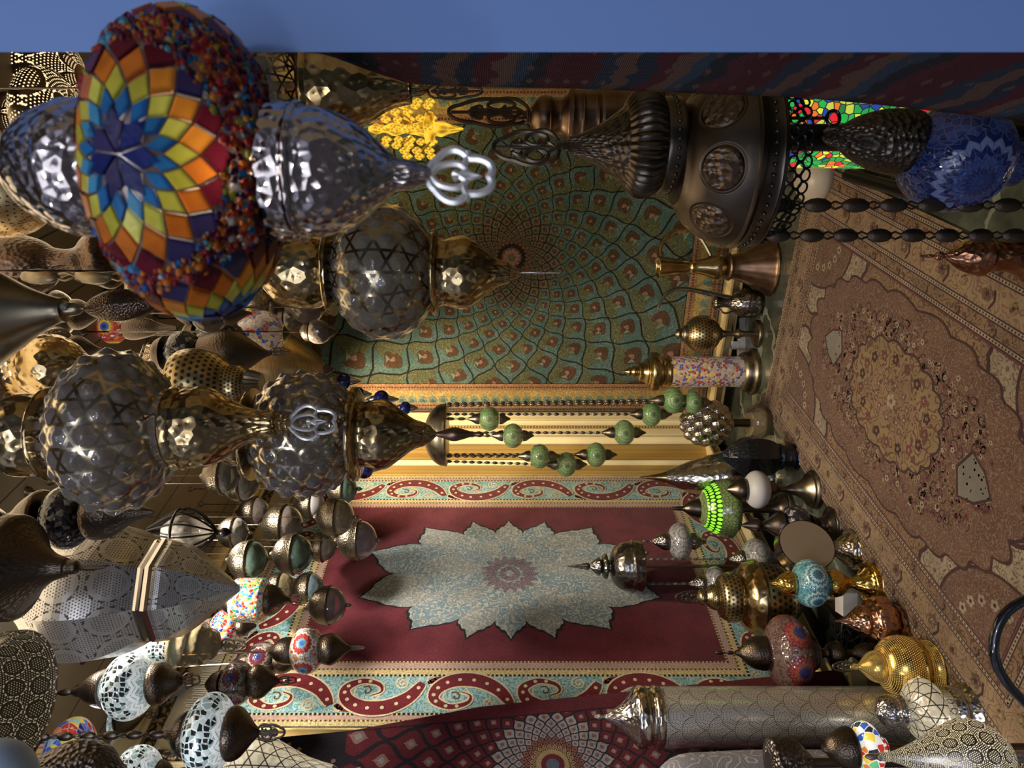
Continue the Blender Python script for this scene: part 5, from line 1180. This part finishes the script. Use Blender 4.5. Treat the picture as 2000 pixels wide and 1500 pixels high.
t.finial('antique', 1664, 1626, 11, t=1.3); t.lathe('top', 'gold_pierced', [(1660, 3), (1670, 6), (1676, 5), (1684, 12), (1698, 25), (1712, 30), (1720, 27)]); t.lathe('body', 'gold_pierced', [(1718, 26), (1726, 42), (1744, 55), (1764, 59), (1780, 56)], 56); t.lathe('band', 'gold', [(1778, 56), (1784, 58), (1792, 55), (1798, 46)]); t.lathe('foot', 'gold_pierced', [(1796, 42), (1806, 42), (1814, 47), (t.xref-5, 52), (t.xref, 50)])
t = T('mosaic_lamp', 'large dark red mosaic globe table lamp with bronze bell cap', 'lamp', 1275, 2.34)
t.chain('bronze_smooth', 1398, 1440, 1275, 4, name='top_chain'); t.lathe('cap', 'bronze', [(1436, 4), (1446, 9), (1456, 20), (1470, 29), (1484, 32), (1492, 33), (1496, 30)]); t.globe('globe', 'mosaic_red', 1490, 1592, 72, 64, 28); t.lathe('stem', 'bronze', [(1588, 32), (1598, 14), (1612, 9), (1620, 18), (1638, 22), (1650, 9), (1664, 7), (1674, 14), (1694, 20), (t.xref-30, 12)]); t.foot('bronze', t.xref-32, 30, 11)
t = T('globe_lamp', 'silver star-fretwork globe lamp lit from inside, low in front of the tall silver cylinder', 'lamp', 1388, 1.90)
t.lathe('cap', 'silver', [(1712, 8), (1722, 24), (1736, 30), (1750, 28), (1758, 31), (1764, 28)]); t.globe('globe', 'silver_fret', 1758, 1856, 60, 64, 28); t.lathe('foot', 'silver', [(1850, 38), (1858, 44), (1866, 46), (1870, 42), (1876, 42), (t.xref-8, 52), (t.xref-3, 54), (t.xref, 53)])
t = T('cylinder_lamp', 'tall scale-pierced silver cylinder floor lamp with a pointed dome', 'lamp', 1400, 2.13)
t.lathe('finial', 'silver', [(1160, 1), (1170, 5), (1180, 3), (1188, 7)]); t.lathe('dome', 'silver', [(1186, 6), (1200, 14), (1216, 24), (1230, 38), (1240, 52), (1246, 55)], 52, rib=(40, .02)); t.lathe('collar', 'silver_warm', [(1244, 55), (1250, 58), (1260, 58), (1266, 52), (1272, 52), (1278, 58), (1286, 58), (1290, 55)], 52)
t.lathe('cylinder', 'silver_scale', [(1288, 55), (1292, 55.5), (1770, 55.5), (1774, 55)], 64, hard=True); t.lathe('base', 'silver_warm', [(1772, 55), (1776, 60), (t.xref-4, 64), (t.xref, 64)], 52)
t = T('mosaic_lamp', 'small lit white lamp of coloured mosaic chips with bronze bell cap by the cylinder foot', 'lamp', 1462, 1.62)
t.lathe('cap', 'bronze', [(1606, 6), (1614, 11), (1624, 24), (1644, 36), (1660, 40), (1666, 37)]); t.globe('globe', 'mosaic_lit_rainbow', 1658, 1728, 50); t.lathe('stem', 'bronze', [(1724, 24), (1740, 10), (1800, 8), (t.xref-40, 10)]); t.foot('bronze', t.xref-42, 46, 10)
t = T('pierced_lamp', 'lit pierced silver teardrop lamp with a long neck, cut by the picture edge', 'lamp', 1478, 1.50)
t.lathe('shade', 'lit_pierced_silver', [(1716, 7), (1732, 9), (1745, 10), (1790, 26), (1830, 46), (1880, 66), (1920, 66), (1955, 44), (1972, 22)], 60); t.lathe('stem', 'silver', [(1970, 22), (1985, 12), (t.xref-60, 12)]); t.foot('silver', t.xref-62, 56, 12); t.lathe('tip', 'silver_warm', [(1690, 2), (1700, 6), (1712, 5), (1718, 8)])
t = T('bowl_lamp', 'dark bowl-shaped lamp before the grey rug roll', 'lamp', 1490, 1.78)
t.lathe('bowl', 'dimpled', [(1500, 20), (1504, 40), (1512, 46), (1545, 46), (1562, 38), (1580, 20), (1590, 8)], 48); t.lathe('stem', 'bronze', [(1588, 9), (1700, 8), (t.xref-30, 9)]); t.foot('bronze', t.xref-32, 44, 9)
t = T('copper_ewer', 'chased copper ewer with a stacked lid knob on the floor rug at lower right', 'ewer', 500, 1.55)
t.lathe('lid_knob', 'copper', [(1796, 1), (1816, 4), (1824, 3), (1830, 8), (1838, 9), (1842, 5), (1850, 8)], 24); t.lathe('lid', 'copper', [(1848, 7), (1862, 16), (1880, 28), (1900, 35), (1914, 37)], 48); t.lathe('body', 'copper', [(1912, 38), (1920, 39), (1926, 34), (1940, 31), (1960, 30), (1990, 38), (2030, 62), (2080, 66), (t.xref-6, 46), (t.xref, 50)], 48)
t.tube('spout', 'copper', [(2040, 530, 40), (2005, 535, 52), (1985, 520, 50), (1975, 516, 52)], [12]*5+[10]*5+[9]*5+[9], 12)
M['ceramic'] = m_plain('white_ceramic', (.50, .44, .36), .35)
t = T('lamp_shade', 'plain white bowl lamp shade standing behind the bronze chandelier chains', 'lamp', 346, 2.75)
t.lathe('shade', 'ceramic', [(1556, 16), (1566, 36), (1580, 48), (1596, 52), (t.xref-4, 48), (t.xref, 44)], 44)
t = T('glass_ball_lamp', 'small chrome ball lamp beside the white bowl shade', 'lamp', 348, 3.0)
t.globe('ball', 'silver', 1516, 1550, 22, 32, 14); t.lathe('base', 'silver_smooth', [(1546, 10), (t.xref-4, 14), (t.xref, 15)])
t = T('glass_lamp', 'silver scrollwork glass lamp on the floor behind the blue mosaic globe', 'lamp', 352, 1.88)
t.lathe('body', 'silver_fret', [(t.xref, 30), (t.xref-6, 34), (t.xref-26, 44), (1880, 40), (1862, 26), (1856, 8)], 44)
b = MB(); b.tube([at(1655, 342, 2.62)*1, at(1700, 352, 2.36), at(1780, 372, 2.08), at(1868, 398, 1.93)], .012, 8)
for i in range(len(b.v)): pass
zmin = None
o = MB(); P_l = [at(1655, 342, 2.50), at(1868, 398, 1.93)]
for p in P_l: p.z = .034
P_l[0].z = .034; o.tube(P_l, .022, 10); tag(o.build('shadow_bar', M['black']), 'black bar standing in for a shadow across the floor beside the blue mosaic globe', 'bar')  # dark shadow strip on the floor, built as a solid black bar
# grey patterned rug bundle at the lower left
m = newmat('grey_damask'); nz = noise(objc(), 16., 1.); ln = ab(frac(nz*7)-.5).lt(.1)
M['damask'] = fin(m, prin(col=mix(ln, (.19, .18, .20), (.36, .35, .37)), rough=.9, nor=bump(noise(objc(), 200., 2.), .5, .003)))
t = T('rug_roll', 'grey damask rug roll standing behind the dark bowl lamp', 'rug', 1552, 1.9)
t.lathe('roll', 'damask', [(t.xref, 70), (1560, 76), (1400, 72), (1330, 66), (1290, 40), (1286, 10)], 40, rib=(9, .04))
# power strip, cables and plugs in the dark gap below the red rug
t = T('power_strip', 'white power strip on the floor under the green rug with black leads', 'power strip', 625, 3.66, None)
M['white_plastic'] = m_plain('white_plastic', (.60, .57, .55), .4)
b = MB()
b.box((-.02, -.20, .0), (.02, .12, .03)); b.build('strip', M['white_plastic'], t.o, smooth=False)
for k in range(3):
    b = MB(); b.box((-.018, -.15+k*.09, .031), (.02, -.11+k*.09, .065)); b.build('plug', M['white_plastic' if k != 1 else 'black'], t.o, smooth=False)
t = T('cable_bundle', 'tangle of black lamp leads on the floor behind the gold and copper lamps', 'cables', 1240, 2.46, None)
b = MB()
for k in range(9):
    P = [(rnd.uniform(-.05, .05), rnd.uniform(-.08, .05), .005+.075*rnd.random()*(1 if 0 < i < 9 else 0)) for i in range(10)]
    b.tube(cr(P, 6), .0035, 6)
b.build('leads', M['black'], t.o)
b = MB(); b.box((-.10, .05, 0), (-.04, .13, .05)); b.build('adapter', M['white_plastic'], t.o, smooth=False)
# leaning gilt frame corner behind the red mosaic lamp
b = MB(); b.box((-.012, -.20, 0), (.012, .06, .05)); b.box((-.012, -.20, .05), (.012, -.16, .12))
fr = b.build('frame_strip', M['gilt_paint'], None, at(floor_x(2.45), 1330, 2.45)); fr.rotation_euler = (0, 0, math.radians(-40)); tag(fr, 'loose gilt frame strip on the floor behind the red mosaic globe', 'frame')
# bent tube in the right foreground of the photo
t = T('chair', 'shiny black bent-tube chair back at the bottom edge of the upright view', 'chair', 1275, .98)

M['black_gloss'] = m_plain('black_gloss_tube', (.012, .012, .014), .08, 0., coat=1.)
xf = t.xref
t.tube('back_tube', 'black_gloss', [(xf, 1120), (2400, 1126), (2200, 1136), (2060, 1150), (2002, 1172), (1964, 1198), (1944, 1238), (1942, 1282), (1960, 1324), (1992, 1362), (2060, 1420), (2200, 1490), (2400, 1530), (xf, 1550)], 9.5, 14)
t.tube('cross_tube', 'black_gloss', [(2420, 1126), (2420, 1330), (2420, 1534)], 7, 10)

# ================================================================ light and camera
def spot(nm, loc, tgt, power, col, size=100, blend=.8, rad=.05):
    l = bpy.data.lights.new(nm, 'SPOT'); l.energy = power; l.color = col; l.spot_size = math.radians(size); l.spot_blend = blend; l.shadow_soft_size = rad
    o = bpy.data.objects.new(nm, l); COL.objects.link(o); o.location = loc
    o.rotation_euler = (Vector(tgt)-Vector(loc)).to_track_quat('-Z', 'Y').to_euler(); return o
def area(nm, loc, tgt, power, col, sx, sy):
    l = bpy.data.lights.new(nm, 'AREA'); l.energy = power; l.color = col; l.shape = 'RECTANGLE'; l.size = sx; l.size_y = sy
    o = bpy.data.objects.new(nm, l); COL.objects.link(o); o.location = loc
    o.rotation_euler = (Vector(tgt)-Vector(loc)).to_track_quat('-Z', 'Y').to_euler(); return o
WARM = (1, .78, .50); NEU = (1, .91, .77)
spot('ceiling_spot_corner', (-1.55, 2.75, 2.44), (-2.02, 3.3, 1.2), 100, WARM, 75)
spot('ceiling_spot_corner_low', (-1.35, 2.5, 2.44), (-1.9, 3.3, .4), 64, WARM, 55)
spot('ceiling_spot_right', (-.35, 2.85, 2.44), (-.3, 3.4, 1.5), 30, (1, .74, .34), 85)
spot('ceiling_spot_red_rug', (-1.35, 2.05, 2.44), (-2.14, 2.1, .9), 62, NEU, 110)
spot('ceiling_spot_left', (-1.3, 1.45, 2.44), (-2.1, 1.6, 1.1), 60, NEU, 110)
spot('ceiling_spot_floor', (-.95, 1.9, 2.0), (-1.2, 2.2, 0), 40, WARM, 100)
area('ceiling_fill', (-.75, 1.7, 2.42), (-.75, 1.7, 0), 9, WARM, 1.2, 1.6)  # added soft warm fill for the whole room
area('dusk_daylight', (.15, -1.1, 2.0), (-.5, 1.2, 1.0), 9, (.80, .86, 1.), 1.6, 1.2)
for nm_, lo, pw, cl in (('highlight_light', (.7, -1.6, 2.3), 26, (.85, .9, 1)), ('highlight_light', (-.9, -1.3, 2.6), 22, (.95, .95, 1)), ('highlight_light', (-.1, -2.2, 1.6), 14, (.8, .88, 1))):  # points added behind the camera for crisp highlights on glossy surfaces
    l = bpy.data.lights.new(nm_, 'POINT'); l.energy = pw; l.color = cl; l.shadow_soft_size = .09
    o = bpy.data.objects.new(nm_, l); COL.objects.link(o); o.location = lo
for (x, y, d, p, c) in ((250, 1330, 1.98, .12, (.9, .95, 1)), (408, 1430, 1.55, .16, (.9, .95, 1)), (1806, 1388, 1.93, .2, NEU)):
    l = bpy.data.lights.new('lamp_bulb', 'POINT'); l.energy = p; l.color = c; l.shadow_soft_size = .02
    o = bpy.data.objects.new('lamp_bulb', l); COL.objects.link(o); o.location = at(x, y, d)-FW*.16
# world: blue dusk sky over a dark street
w = bpy.data.worlds.new('dusk'); sc.world = w; w.use_nodes = True; E.nt = w.node_tree; w.node_tree.nodes.clear()
g = E.nt.nodes.new('ShaderNodeTexCoord'); x_, y_, z_ = sep(E(g.outputs['Generated']))
sky = mix(sstep(z_, -.05, .35), (.045, .042, .048), (.34, .38, .54))
blk = noise(vec(x_*3, y_*3, z_*1.2), 2.2, 2.); sky = mix(sstep(blk, .48, .60), (.055, .053, .065), sky)
bg = E.nt.nodes.new('ShaderNodeBackground'); put(bg.inputs[0], sky); bg.inputs[1].default_value = .9
ow = E.nt.nodes.new('ShaderNodeOutputWorld'); E.nt.links.new(bg.outputs[0], ow.inputs[0])

cam = bpy.data.cameras.new('camera'); co = bpy.data.objects.new('camera', cam); COL.objects.link(co); sc.camera = co
cam.sensor_fit = 'HORIZONTAL'; cam.sensor_width = 36; cam.lens = 36*F/2000; cam.shift_x = (1000-HX)/2000
co.matrix_world = Matrix((( 0, RT.x, -FW.x, 0), (0, RT.y, -FW.y, 0), (-1, 0, 0, CAMZ), (0, 0, 0, 1)))
cam.clip_start = .05; cam.dof.use_dof = True; cam.dof.focus_distance = 2.4; cam.dof.aperture_fstop = 13
vs = sc.view_settings; vs.view_transform = 'Standard'; vs.look = 'None'; vs.gamma = 1; vs.use_curve_mapping = False; vs.exposure = 0.3
sc.cycles.use_denoising = True; sc.cycles.max_bounces = 8; sc.cycles.transparent_max_bounces = 16; sc.cycles.glossy_bounces = 4; sc.cycles.diffuse_bounces = 3
sc.cycles.sample_clamp_indirect = 4; sc.cycles.caustics_reflective = False; sc.cycles.caustics_refractive = False
